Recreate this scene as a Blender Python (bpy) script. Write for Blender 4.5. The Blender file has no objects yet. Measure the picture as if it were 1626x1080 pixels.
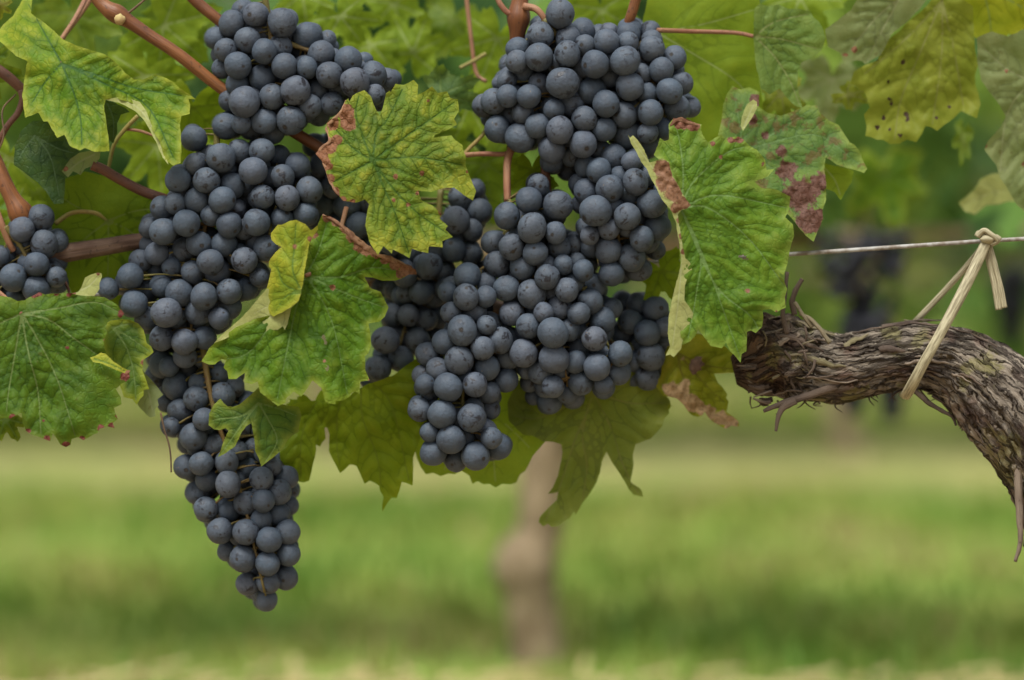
import bpy, math, random
import numpy as np
from mathutils import Vector, Matrix, Euler, noise
from mathutils.geometry import delaunay_2d_cdt
R = math.radians
rng = random.Random(7)
SC = bpy.context.scene
COL = SC.collection

# ------------------------------------------------------------------ camera
D = 1.30            # metres to the plane of focus (the face of the bunches)
W = 0.54            # metres across the frame at that plane
CAM_H = 0.375
PITCH = math.atan((540 - 437) / 1626 * W / D)
cd = bpy.data.cameras.new('camera')
cam = bpy.data.objects.new('camera', cd); COL.objects.link(cam)
cam.location = (0, -D, CAM_H)
cam.rotation_euler = (R(90) - PITCH, 0, 0)
cd.sensor_width = 36; cd.lens = 36 * D / W
cd.clip_start = 0.05; cd.clip_end = 2000
cd.dof.use_dof = True
cd.dof.focus_distance = D - 0.004
cd.dof.aperture_fstop = cd.lens / 32.0
cd.dof.aperture_blades = 9
SC.camera = cam
CM = Matrix.Translation(cam.location) @ cam.rotation_euler.to_matrix().to_4x4()
PX = W / 1626       # metres per photo pixel at the focus plane

# ------------------------------------------------------------------ sky, sun, exposure
SUN_EL, SUN_AZ = R(64), R(205)     # azimuth: where the light comes from, clockwise from +Y
w = bpy.data.worlds.new('World'); SC.world = w; w.use_nodes = True
nt = w.node_tree; bg = nt.nodes['Background']
sky = nt.nodes.new('ShaderNodeTexSky'); sky.sky_type = 'NISHITA'; sky.sun_disc = False
sky.sun_elevation = SUN_EL; sky.sun_rotation = SUN_AZ
sky.air_density = 1.0; sky.dust_density = 4.0
hs = nt.nodes.new('ShaderNodeHueSaturation'); hs.inputs['Saturation'].default_value = 0.22
nt.links.new(sky.outputs[0], hs.inputs['Color']); nt.links.new(hs.outputs[0], bg.inputs[0])
bg.inputs[1].default_value = 0.06
sl = bpy.data.lights.new('sun', 'SUN'); sl.energy = 1.5; sl.angle = R(24); sl.color = (1, .965, .90)
so = bpy.data.objects.new('sun', sl); COL.objects.link(so)
sd = Vector((math.sin(SUN_AZ) * math.cos(SUN_EL), math.cos(SUN_AZ) * math.cos(SUN_EL), math.sin(SUN_EL)))
so.rotation_euler = sd.to_track_quat('Z', 'Y').to_euler(); so.location = (0, 0, 5)
SC.view_settings.view_transform = 'Standard'; SC.view_settings.look = 'None'
SC.view_settings.exposure = 1.52; SC.view_settings.gamma = 1

# ------------------------------------------------------------------ helpers
def P(px, py, d=0.0):
    """the world point that stands d metres behind the plane of focus, seen at photo pixel px, py"""
    t = D + d; k = PX * t / D
    return CM @ Vector(((px - 813) * k, -(py - 540) * k, -t))

def tag(o, label=None, cat=None, group=None, kind=None):
    for k, v in (('label', label), ('category', cat), ('group', group), ('kind', kind)):
        if v: o[k] = v
    return o

def empty(name, loc, label, cat, group=None):
    o = bpy.data.objects.new(name, None); COL.objects.link(o)
    o.location = loc; o.empty_display_size = .02
    return tag(o, label, cat, group)

def mesh_obj(name, verts, faces, mat, parent=None, attrs=None, uv=None, smooth=True, org=None):
    """verts in world space; the object's origin is set at its parent (or at org)"""
    base = parent_world(parent) if parent else (Vector(org) if org else Vector((0, 0, 0)))
    V = np.array([tuple(v) for v in verts], dtype=np.float64) - np.array(base)
    me = bpy.data.meshes.new(name)
    me.from_pydata(V.tolist(), [], [tuple(f) for f in faces])
    me.validate()
    if smooth: me.polygons.foreach_set('use_smooth', [True] * len(me.polygons))
    for k, a in (attrs or {}).items():
        at = me.attributes.new(k, 'FLOAT', 'POINT'); at.data.foreach_set('value', np.asarray(a, dtype=np.float32))
    if uv is not None:
        l = me.uv_layers.new(name='UVMap')
        idx = np.zeros(len(me.loops), dtype=np.int32); me.loops.foreach_get('vertex_index', idx)
        l.data.foreach_set('uv', np.asarray(uv, dtype=np.float32)[idx].ravel())
    me.materials.append(mat)
    o = bpy.data.objects.new(name, me); COL.objects.link(o)
    if parent: o.parent = parent
    else: o.location = base
    return o

def parent_world(p):
    v = Vector((0, 0, 0))
    while p is not None:
        v += p.location; p = p.parent
    return v

def catmull(pts, n):
    p = np.array(pts, dtype=float)
    if len(p) == 2: 
        t = np.linspace(0, 1, n)[:, None]; return p[0] * (1 - t) + p[1] * t
    q = np.vstack([2 * p[0] - p[1], p, 2 * p[-1] - p[-2]])
    out = []
    ts = np.linspace(0, len(p) - 1 - 1e-9, n)
    for t in ts:
        i = int(t); f = t - i
        a, b, c, e = q[i], q[i + 1], q[i + 2], q[i + 3]
        out.append(.5 * ((2 * b) + (c - a) * f + (2 * a - 5 * b + 4 * c - e) * f * f + (3 * b - a - 3 * c + e) * f ** 3))
    return np.array(out)

def tube_data(path, radii, seg=10, n=None, fn=None, cap=True):
    """path: world points; radii in metres; fn(s, ang, pos) -> radius factor"""
    n = n or max(4, len(path) * 6)
    C = catmull([tuple(p) for p in path], n)
    rr = catmull([(r, 0, 0) for r in radii], n)[:, 0] if len(radii) > 1 else np.full(n, radii[0])
    T = np.gradient(C, axis=0); T /= np.linalg.norm(T, axis=1)[:, None] + 1e-12
    up = np.array([0.13, -0.9, 0.4]); 
    V = []; UV = []; S = 0
    for i in range(n):
        if i: S += np.linalg.norm(C[i] - C[i - 1])
        a = np.cross(T[i], up); a /= np.linalg.norm(a) + 1e-9
        b = np.cross(a, T[i])
        up = b
        for j in range(seg):
            th = 2 * math.pi * j / seg
            dirv = a * math.cos(th) + b * math.sin(th)
            k = fn(S, th, C[i] + dirv * rr[i]) if fn else 1
            V.append(C[i] + dirv * rr[i] * k); UV.append((j / seg, S))
    F = []
    for i in range(n - 1):
        for j in range(seg):
            j2 = (j + 1) % seg
            F.append((i * seg + j, i * seg + j2, (i + 1) * seg + j2, (i + 1) * seg + j))
    if cap:
        F.append(tuple(range(seg - 1, -1, -1))); F.append(tuple((n - 1) * seg + j for j in range(seg)))
    return V, F, UV

class MB:
    def __init__(s): s.V = []; s.F = []; s.U = []; s.A = []
    def add(s, V, F, U=None, a=0.0):
        k = len(s.V); s.V += [tuple(v) for v in V]; s.F += [tuple(i + k for i in f) for f in F]
        s.U += list(U) if U is not None else [(0, 0)] * len(V); s.A += [a] * len(V) if np.isscalar(a) else list(a)
    def build(s, name, mat, parent=None, **k):
        return mesh_obj(name, s.V, s.F, mat, parent, attrs={'tone': s.A}, uv=s.U, **k)

# ------------------------------------------------------------------ materials
class NT:
    def __init__(s, name):
        s.m = bpy.data.materials.new(name); s.m.use_nodes = True
        s.t = s.m.node_tree; s.t.nodes.clear()
        s.out = s.n('ShaderNodeOutputMaterial')
    def n(s, ty, **kw):
        o = s.t.nodes.new(ty)
        for k, v in kw.items(): setattr(o, k, v)
        return o
    def set(s, sock, v):
        if isinstance(v, bpy.types.NodeSocket): s.t.links.new(v, sock)
        elif isinstance(v, tuple) and len(v) == 3 and sock.type == 'RGBA': sock.default_value = (*v, 1)
        else: sock.default_value = v
    def mix(s, f, a, b, blend='MIX'):
        o = s.n('ShaderNodeMix', data_type='RGBA', blend_type=blend)
        s.set(o.inputs[0], f); s.set(o.inputs[6], a); s.set(o.inputs[7], b); return o.outputs[2]
    def math(s, op, a, b=0.0, c=0.0, clamp=False):
        o = s.n('ShaderNodeMath', operation=op, use_clamp=clamp)
        s.set(o.inputs[0], a); s.set(o.inputs[1], b); s.set(o.inputs[2], c); return o.outputs[0]
    def step(s, v, lo, hi, a=0.0, b=1.0):
        o = s.n('ShaderNodeMapRange', interpolation_type='SMOOTHSTEP')
        s.set(o.inputs[0], v); o.inputs[1].default_value = lo; o.inputs[2].default_value = hi
        o.inputs[3].default_value = a; o.inputs[4].default_value = b; return o.outputs[0]
    def noise(s, vec, scale, detail=3, rough=.5, dist=0.0, color=False):
        o = s.n('ShaderNodeTexNoise'); 
        if vec is not None: s.set(o.inputs['Vector'], vec)
        o.inputs['Scale'].default_value = scale; o.inputs['Detail'].default_value = detail
        o.inputs['Roughness'].default_value = rough; o.inputs['Distortion'].default_value = dist
        return o.outputs[1] if color else o.outputs[0]
    def attr(s, name):
        return s.n('ShaderNodeAttribute', attribute_name=name).outputs['Fac']
    def vmul(s, v, k):
        o = s.n('ShaderNodeVectorMath', operation='MULTIPLY'); s.set(o.inputs[0], v); o.inputs[1].default_value = k; return o.outputs[0]
    def vadd(s, a, b):
        o = s.n('ShaderNodeVectorMath', operation='ADD'); s.set(o.inputs[0], a); s.set(o.inputs[1], b); return o.outputs[0]
    def bump(s, h, strength=.5, dist=.001):
        o = s.n('ShaderNodeBump'); s.set(o.inputs['Height'], h); o.inputs['Strength'].default_value = strength
        o.inputs['Distance'].default_value = dist; return o.outputs[0]
    def bsdf(s, col, rough=.6, spec=.3, normal=None):
        o = s.n('ShaderNodeBsdfPrincipled'); s.set(o.inputs['Base Color'], col); s.set(o.inputs['Roughness'], rough)
        s.set(o.inputs['Specular IOR Level'], spec)
        if normal is not None: s.set(o.inputs['Normal'], normal)
        return o.outputs[0]
    def done(s, sh):
        s.t.links.new(sh, s.out.inputs[0]); return s.m

def mat_grape():
    k = NT('grape_skin')
    ob = k.n('ShaderNodeTexCoord').outputs['Object']
    rnd = k.n('ShaderNodeObjectInfo').outputs['Random']
    off = k.n('ShaderNodeCombineXYZ'); 
    k.set(off.inputs[0], k.math('MULTIPLY', rnd, 91.0)); k.set(off.inputs[1], k.math('MULTIPLY', rnd, 37.0)); k.set(off.inputs[2], k.math('MULTIPLY', rnd, 63.0))
    v = k.vadd(ob, off.outputs[0])
    rnd2 = k.math('FRACT', k.math('MULTIPLY', rnd, 17.31))
    rnd3 = k.math('FRACT', k.math('MULTIPLY', rnd, 43.77))
    thick = k.noise(v, 1.3, 2)
    fine = k.noise(v, 16, 4, .65)
    bloomcol = k.mix(rnd2, (.062, .088, .120), (.078, .100, .128))
    bloomcol = k.mix(k.math('MULTIPLY', k.step(k.noise(v, 2.2, 2), .45, .75), .35), bloomcol, (.080, .090, .108))
    bloomcol = k.mix(k.math('MULTIPLY', k.step(rnd3, .62, .95), .22), bloomcol, (.090, .086, .110))
    skin = (.018, .017, .024)
    amt = k.math('MULTIPLY', k.step(thick, .22, .62, .66, .97), k.step(rnd3, 0, 1, .74, 1.0))
    amt = k.math('MULTIPLY', amt, k.step(fine, .25, .62, .80, 1.0))
    col = k.mix(amt, skin, bloomcol)
    rub = k.math('MULTIPLY', k.step(k.noise(v, 1.5, 5, .68, .6), .555, .63), .88)
    rub = k.math('MULTIPLY', rub, k.step(rnd2, .15, .6))
    col = k.mix(rub, col, (.013, .012, .015))
    speck = k.math('MULTIPLY', k.step(k.noise(v, 5.0, 4, .65), .675, .72), .8)
    col = k.mix(speck, col, (.018, .015, .014))
    scratch = k.math('MULTIPLY', k.step(k.noise(k.vmul(v, (9, 2.5, 2.5)), 1.6, 3, .6, .8), .67, .70), .6)
    col = k.mix(scratch, col, (.016, .014, .016))
    tan = k.math('MULTIPLY', k.step(k.noise(v, 2.1, 4, .6, .3), .68, .76), .5)
    col = k.mix(tan, col, (.17, .13, .09))
    sc = k.attr('scar')
    col = k.mix(k.math('MULTIPLY', k.step(sc, .25, .75), .9), col, (.022, .018, .014))
    col = k.mix(k.math('MULTIPLY', k.step(sc, .93, .99), .8), col, (.12, .09, .06))
    rough = k.math('SUBTRACT', .60, k.math('MULTIPLY', rub, .30))
    nrm = k.bump(k.math('ADD', k.noise(v, 5, 3), k.math('MULTIPLY', fine, .25)), .16, .02)
    return k.done(k.bsdf(col, rough, .26, nrm))

def mat_leaf(name, g1, g2, yel=.3, yellow=(.30, .31, .025), vein=(.13, .19, .05), veinamt=.5, edge=0.0, edgecol=(.30, .32, .04),
             under=(.16, .20, .08), brown=(.17, .075, .033), trans=.38, flip=False, red=0.0, pits=0.0, bump=.5, blotch=3.0, rough=.50, netk=1.0):
    k = NT(name)
    uv = k.n('ShaderNodeUVMap', uv_map='UVMap').outputs[0]
    vm, vw, ed, br = k.step(k.attr('vein'), .35, 1.25, 1, 0), k.attr('veinwide'), k.attr('edge'), k.attr('brown')
    n1 = k.noise(uv, 2.0, 3, .55); n2 = k.noise(k.vadd(uv, (5.3, 1.7, 0)), blotch, 4, .62)
    vor = k.n('ShaderNodeTexVoronoi', feature='DISTANCE_TO_EDGE'); k.set(vor.inputs['Vector'], k.vadd(uv, k.vmul(k.noise(uv, 9, 2, color=True), (.06, .06, 0))))
    vor.inputs['Scale'].default_value = 9.0; cell = vor.outputs['Distance']
    vor2 = k.n('ShaderNodeTexVoronoi', feature='DISTANCE_TO_EDGE'); k.set(vor2.inputs['Vector'], uv); vor2.inputs['Scale'].default_value = 27.0
    net = k.step(cell, .0, .09, 1, 0); net2 = k.step(vor2.outputs['Distance'], 0, .12, 1, 0)
    col = k.mix(k.step(n1, .3, .7), g1, g2)
    col = k.mix(k.math('MULTIPLY', k.step(k.noise(uv, 26, 3, .6), .35, .75), .22), col, tuple(x * .55 for x in g1))
    yf = k.math('MULTIPLY', k.step(n2, .30, .74), yel)
    yf = k.math('MULTIPLY', yf, k.math('SUBTRACT', 1.0, k.math('MULTIPLY', vw, .75)))
    yf = k.math('MULTIPLY', yf, k.math('SUBTRACT', 1.0, k.math('MULTIPLY', net, .45)))
    col = k.mix(yf, col, yellow)
    dk = tuple(x * .55 for x in g1)
    col = k.mix(k.math('MULTIPLY', net, .17 * netk), col, dk)
    col = k.mix(k.math('MULTIPLY', net2, .12), col, dk)
    if edge: col = k.mix(k.math('MULTIPLY', k.step(k.math('ADD', ed, k.math('MULTIPLY', n2, .35)), .1, .75, 1, 0), edge), col, edgecol)
    vmn = k.step(k.attr('vmain'), .45, 1.2, 1, 0)
    col = k.mix(k.math('MULTIPLY', k.math('MULTIPLY', vw, .16 * netk), k.math('SUBTRACT', 1.0, vmn)), col, dk)
    col = k.mix(k.math('MULTIPLY', vm, .38 * netk), col, dk)
    col = k.mix(k.math('MULTIPLY', vmn, min(1, veinamt * 1.5)), col, vein)
    if pits: 
        pm = k.math('MULTIPLY', k.step(k.noise(k.vadd(uv, (9, 3, 0)), 7, 2, .5), .66, .71), pits)
        col = k.mix(pm, col, (.07, .03, .015))
    if red:
        rm = k.math('MULTIPLY', k.step(k.noise(k.vadd(uv, (2, 7, 0)), 4.2, 4, .65), .52, .60), red)
        col = k.mix(rm, col, (.115, .042, .026))
    bn = k.step(k.math('ADD', br, k.math('MULTIPLY', k.math('SUBTRACT', k.noise(uv, 9, 4, .7), .5), 1.1)), .42, .58)
    bcol = k.mix(k.step(k.noise(uv, 8, 4, .6), .35, .65), brown, tuple(min(1, x * 1.55 + .03) for x in brown))
    bcol = k.mix(k.math('MULTIPLY', k.step(k.noise(uv, 22, 3, .6), .5, .7), .7), bcol, tuple(x * .35 for x in brown))
    col = k.mix(bn, col, bcol)
    bf = k.n('ShaderNodeNewGeometry').outputs['Backfacing']
    if flip: bf = k.math('SUBTRACT', 1.0, bf)
    ucol = k.mix(k.math('MULTIPLY', vm, .6), k.mix(.45, col, under), tuple(min(1, x * 1.35) for x in under))
    ucol = k.mix(bn, ucol, bcol)
    ccol = k.mix(bf, col, ucol)
    h = k.math('ADD', k.math('MULTIPLY', k.step(cell, 0, .16), .8), k.math('MULTIPLY', k.step(vor2.outputs['Distance'], 0, .2), .22))
    h = k.math('SUBTRACT', h, k.math('MULTIPLY', vm, .7))
    nrm = k.bump(h, bump, .00042)
    sh = k.bsdf(ccol, rough, .12, nrm)
    tr = k.n('ShaderNodeBsdfTranslucent'); 
    tcol = k.mix(1.0, k.mix(.5, col, (.34, .46, .02)), (1.0, 1.0, 1.0), 'MULTIPLY')
    tcol = k.mix(bn, tcol, tuple(x * .6 for x in brown)); tcol = k.mix(k.math('MULTIPLY', vm, .45), tcol, dk)
    k.set(tr.inputs[0], tcol)
    ms = k.n('ShaderNodeMixShader'); ms.inputs[0].default_value = trans
    k.t.links.new(sh, ms.inputs[1]); k.t.links.new(tr.outputs[0], ms.inputs[2])
    return k.done(ms.outputs[0])

def mat_cane(name, c1, c2, dark=(.03, .015, .01), rough=.5):
    k = NT(name)
    uv = k.n('ShaderNodeUVMap', uv_map='UVMap').outputs[0]; ob = k.n('ShaderNodeTexCoord').outputs['Object']
    st = k.noise(k.vmul(uv, (26, 60, 1)), 1.0, 3, .6)
    col = k.mix(k.step(k.noise(ob, 45, 3), .35, .65), c1, c2)
    col = k.mix(k.math('MULTIPLY', k.step(st, .45, .7), .45), col, dark)
    col = k.mix(k.math('MULTIPLY', k.step(k.noise(ob, 420, 2), .62, .7), .6), col, dark)
    return k.done(k.bsdf(col, rough, .35, k.bump(st, .6, .0008)))

def mat_bark():
    k = NT('vine_bark')
    uv = k.n('ShaderNodeUVMap', uv_map='UVMap').outputs[0]; ob = k.n('ShaderNodeTexCoord').outputs['Object']
    t = k.attr('tone')
    wob = k.vadd(k.vmul(uv, (30, 26, 1)), k.vmul(k.noise(ob, 30, 3, color=True), (4.0, 1.4, 0)))
    f1 = k.noise(wob, 1.0, 6, .68); f2 = k.noise(k.vmul(uv, (90, 60, 1)), 1.0, 4, .65)
    fv = k.math('ADD', k.math('MULTIPLY', f1, .62), k.math('MULTIPLY', f2, .38))
    col = k.mix(k.step(fv, .36, .62), (.022, .015, .010), (.30, .255, .20))
    col = k.mix(k.math('MULTIPLY', k.step(k.noise(ob, 55, 3), .5, .68), .55), col, (.13, .070, .055))
    col = k.mix(k.math('MULTIPLY', k.step(fv, .55, .75), .6), col, (.34, .30, .23))
    col = k.mix(k.math('MULTIPLY', k.step(t, .1, .9), .8), col, (.075, .040, .022))
    lich = k.math('MULTIPLY', k.step(k.noise(ob, 38, 5, .7), .53, .62), .60)
    col = k.mix(lich, col, (.20, .185, .065))
    cv = k.n('ShaderNodeTexVoronoi', feature='DISTANCE_TO_EDGE'); k.set(cv.inputs['Vector'], k.vadd(k.vmul(uv, (34, 42, 1)), k.vmul(k.noise(ob, 60, 4, .6, color=True), (3.5, 1.6, 0)))); cv.inputs['Scale'].default_value = 1.0
    crack = k.step(cv.outputs['Distance'], .015, .13, 1, 0)
    col = k.mix(k.math('MULTIPLY', crack, .72), col, (.014, .009, .007))
    h = k.math('SUBTRACT', k.math('ADD', f1, k.math('MULTIPLY', f2, .5)), k.math('MULTIPLY', crack, .45))
    return k.done(k.bsdf(col, .85, .12, k.bump(h, 1.0, .005)))

def mat_simple(name, c1, c2, scale=60, rough=.7, spec=.25, streak=None, bump=.2):
    k = NT(name)
    ob = k.n('ShaderNodeTexCoord').outputs['Object']; uv = k.n('ShaderNodeUVMap', uv_map='UVMap').outputs[0]
    n = k.noise(k.vmul(uv, streak) if streak else ob, 1.0 if streak else scale, 4, .6)
    col = k.mix(k.step(n, .35, .65), c1, c2)
    return k.done(k.bsdf(col, rough, spec, k.bump(n, bump, .0008)))

M_grape = mat_grape()
M_bark = mat_bark()
M_cane = mat_cane('cane_bark', (.125, .044, .014), (.20, .078, .024))
M_cane_dark = mat_cane('cane_bark_dark', (.085, .035, .022), (.13, .052, .028))
M_pet = mat_cane('leaf_stalk_skin', (.23, .095, .055), (.27, .14, .07), (.10, .05, .025))
M_petg = mat_cane('leaf_stalk_green', (.26, .19, .05), (.22, .24, .06), (.12, .07, .02))
M_wood = mat_cane('old_cane_wood', (.085, .045, .028), (.19, .125, .085), (.02, .012, .009), .75)
M_rachis = mat_cane('bunch_stalk_skin', (.13, .085, .025), (.13, .12, .03), (.08, .035, .015))
M_wire = mat_simple('galvanised_wire', (.16, .13, .10), (.33, .33, .31), 160, .55, .3)
M_straw = mat_simple('straw_tie', (.18, .155, .09), (.40, .365, .235), 90, .6, .3, (14, 90, 1), .35)
M_tendril = mat_simple('dry_tendril', (.07, .045, .03), (.14, .09, .05), 90)
M_dry = mat_simple('dried_leaf_rim', (.10, .045, .025), (.26, .15, .085), 130, .75, .15, None, .5)
M_bud = mat_simple('bud_scale', (.40, .33, .14), (.30, .18, .08), 120)

# ------------------------------------------------------------------ leaves
def seg_dist(pts, segs):
    A = np.array([s[0] for s in segs]); B = np.array([s[1] for s in segs])
    d = B - A; L2 = (d * d).sum(1) + 1e-9
    out = np.full(len(pts), 1e9); wid = np.zeros(len(pts))
    wds = np.array([s[2] for s in segs])
    best = np.full(len(pts), 1e9)
    for i in range(len(segs)):
        t = np.clip(((pts - A[i]) @ d[i]) / L2[i], 0, 1)
        q = np.linalg.norm(pts - (A[i] + t[:, None] * d[i]), axis=1)
        out = np.minimum(out, q)
        best = np.minimum(best, q / wds[i])
    return out, best

def inside(poly, pts):
    x, y = pts[:, 0], pts[:, 1]; c = np.zeros(len(pts), bool); n = len(poly)
    for i in range(n):
        x1, y1 = poly[i]; x2, y2 = poly[(i + 1) % n]
        m = ((y1 > y) != (y2 > y)) & (x < (x2 - x1) * (y - y1) / (y2 - y1 + 1e-12) + x1)
        c ^= m
    return c

def build_veins(J, mains, r):
    segs = []; main_n = build_veins.main = []
    for m in mains:
        p = catmull([tuple(J)] + [tuple(q) for q in m], 14)
        n = len(p); L = np.linalg.norm(np.diff(p, axis=0), axis=1).sum()
        for i in range(n - 1): segs.append((p[i], p[i + 1], 1.9 - 1.1 * i / n)); main_n.append(len(segs) - 1)
        k = max(3, int(L / 24)); side = 1
        for j in range(1, k):
            f = j / k; i = min(n - 2, int(f * (n - 1))); side = -side
            for sd_ in ((side,) if L < 80 else (1, -1)):
                tv = p[i + 1] - p[i]; tv = tv / (np.linalg.norm(tv) + 1e-9)
                a = R(50 + r.uniform(-7, 7)) * sd_
                dv = np.array([tv[0] * math.cos(a) - tv[1] * math.sin(a), tv[0] * math.sin(a) + tv[1] * math.cos(a)])
                ln = (L * (1 - f) * .55 + 12) * r.uniform(.8, 1.1)
                ln = min(ln, L * .42)
                q0 = p[i] + (p[i + 1] - p[i]) * r.uniform(-.4, .4); q1 = q0 + dv * ln * .5; q2 = q0 + (dv + tv * .28) / np.linalg.norm(dv + tv * .28) * ln
                segs.append((q0, q1, .95)); segs.append((q1, q2, .75))
    return segs

def leaf_mesh(name, outline, J, mains, mat, parent, depth, step=4.0, browns=(), brownedge=0.0, quilt=3.0, holes=(), seed=1, wob=4.0, flip=False, keep=None):
    """a blade traced in photo pixels; depth(x, y) gives its distance behind the focus plane in pixels (1 px = a third of a mm)"""
    r = random.Random(seed)
    O = np.array(outline, float)
    # refine the traced outline
    P2 = []
    for i in range(len(O)):
        a, b = O[i], O[(i + 1) % len(O)]; L = np.linalg.norm(b - a); n = max(1, int(L / (step * 1.2)))
        nrm = np.array([b[1] - a[1], a[0] - b[0]]) / (L + 1e-9)
        for j in range(n):
            q = a + (b - a) * j / n
            if j: q = q + nrm * r.uniform(-.16, .16) * min(step, L * .12)
            P2.append(q)
    O2 = np.array(P2)
    x0, y0 = O2.min(0); x1, y1 = O2.max(0); pts = []
    yy = y0; row = 0
    while yy < y1:
        xx = x0 + (row % 2) * step / 2
        while xx < x1:
            pts.append((xx + r.uniform(-.2, .2) * step, yy + r.uniform(-.2, .2) * step)); xx += step
        yy += step * .87; row += 1
    pts = np.array(pts); pts = pts[inside(O2, pts)]
    osegs = [(O2[i], O2[(i + 1) % len(O2)], 1.0) for i in range(len(O2))]
    segs = build_veins(np.array(J, float), [[np.array(q, float) for q in m] for m in mains], r)
    vp = []
    for a, b, wd in segs:
        n = max(1, int(np.linalg.norm(b - a) / (step * .8)))
        for j in range(n): vp.append(a + (b - a) * j / n)
    vp = np.array(vp); vp = vp[inside(O2, vp)]
    kept = []; cells = {}
    for q in vp:
        c = (int(q[0] // step), int(q[1] // step))
        if any(math.hypot(o[0] - q[0], o[1] - q[1]) < step * .45 for dx in (-1, 0, 1) for dy in (-1, 0, 1) for o in cells.get((c[0] + dx, c[1] + dy), ())): continue
        cells.setdefault(c, []).append(q); kept.append(q)
    if kept and len(pts):
        pts = pts[[not any(math.hypot(o[0] - q[0], o[1] - q[1]) < step * .6 for dx in (-1, 0, 1) for dy in (-1, 0, 1) for o in cells.get((int(q[0] // step) + dx, int(q[1] // step) + dy), ())) for q in pts]]
    if kept: pts = np.vstack([pts, np.array(kept)]) if len(pts) else np.array(kept)
    if len(pts): pts = pts[seg_dist(pts, osegs)[0] > step * .55]
    allp = np.vstack([O2, pts]); nb = len(O2)
    res = delaunay_2d_cdt([Vector(p) for p in allp], [], [list(range(nb))], 1, 1e-4)
    vv = np.array([(v.x, v.y) for v in res[0]]); ff = [list(f) for f in res[2]]
    for h in holes:
        cc = np.array([vv[f].mean(0) for f in ff]); m = inside(np.array(h, float), cc)
        ff = [f for f, t in zip(ff, m) if not t]
    dv, best = seg_dist(vv, segs)
    edge = seg_dist(vv, osegs)[0]
    vmain = seg_dist(vv, [segs[i] for i in build_veins.main])[1]
    vein = np.clip(best, 0, 6); veinwide = np.exp(-(dv / 6.0) ** 2)
    brown = np.zeros(len(vv))
    for (bx, by, brd, *am) in browns:
        brown = np.maximum(brown, (am[0] if am else 1.0) * np.clip(1.35 - np.hypot(vv[:, 0] - bx, vv[:, 1] - by) / brd, 0, 1))
    if brownedge: brown = np.maximum(brown, brownedge * np.clip(1 - edge / 9.0, 0, 1))
    W3 = []; sgn = -1 if not flip else 1
    for i, (x, y) in enumerate(vv):
        z = depth(x, y)
        z += sgn * quilt * (1 - math.exp(-dv[i] / 7.0)) 
        z += wob * noise.noise(Vector((x * .02, y * .02, seed * 3.1))) * 2 + wob * .18 * noise.noise(Vector((x * .09, y * .09, seed * 1.7)))
        fr = math.exp(-edge[i] / 9.0)
        z += wob * .8 * fr * noise.noise(Vector((x * .06, y * .06, seed * 7.7)))
        if brown[i] > .3: z += 6.0 * brown[i] * noise.noise(Vector((x * .12, y * .12, seed)))
        W3.append(P(x, y, z * PX))
    # orientation: faces look at the camera
    F = []
    for f in ff:
        a, b, c = vv[f[0]], vv[f[1]], vv[f[2]]
        cr = (b[0] - a[0]) * (c[1] - a[1]) - (b[1] - a[1]) * (c[0] - a[0])
        F.append(f if (cr < 0) != flip else f[::-1])
    uv = np.stack([vv[:, 0] / 100 + seed * 1.37, -vv[:, 1] / 100 + seed * .73], 1)
    o = mesh_obj(name, W3, F, mat, parent, attrs={'vmain': np.clip(vmain, 0, 6), 'vein': vein, 'veinwide': veinwide, 'edge': np.clip(edge / 22, 0, 1), 'brown': brown}, uv=uv)
    return o

def plane_depth(d0, cx, cy, sx=0., sy=0., kx=0., ky=0., kr=0.):
    """px depth: centre depth d0, slopes sx, sy, curvatures"""
    def f(x, y):
        u, v = x - cx, y - cy
        return d0 + sx * u + sy * v + kx * u * u + ky * v * v + kr * (u * u + v * v)
    return f

def stalk(parent, pts, r0, r1, mat, name='leaf_stalk', seg=10):
    path = [P(x, y, d * PX) for x, y, d in pts]
    V, F, U = tube_data(path, np.linspace(r0 * PX, r1 * PX, len(path)), seg, n=len(path) * 6)
    return mesh_obj(name, V, F, mat, parent, uv=U)

# canonical vine leaf: outline and vein tips round a stalk at (0, 0), tip along +y
def vine_outline(r, nteeth=1.0, deep=.5):
    lobes = [(0, 1.0, 30), (52, .92, 28), (-52, .92, 28), (108, .76, 32), (-108, .76, 32)]
    lobes = [(a + r.uniform(-5, 5), l * r.uniform(.9, 1.08), w_ * r.uniform(.9, 1.15)) for a, l, w_ in lobes]
    out = []
    for i in range(0, 356, 4):
        a = i - 178
        base = max(l * math.exp(-((a - c) / w_) ** 2) for c, l, w_ in lobes)
        rr = max(base, .40 + .18 * (1 - deep))
        back = abs(a)
        if back > 150: rr *= max(.16, 1 - (back - 150) / 30)
        saw = (i // 4) % 3
        rr *= (1 + .06 * (1 if saw == 0 else (-.5 if saw == 1 else -.25)) * (1 if back < 150 else .3)) * r.uniform(.97, 1.03)
        t = R(a); out.append((math.sin(t) * rr, math.cos(t) * rr))
    tips = [(math.sin(R(a)) * l * .93, math.cos(R(a)) * l * .93) for a, l, w_ in lobes]
    return out, tips

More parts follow.
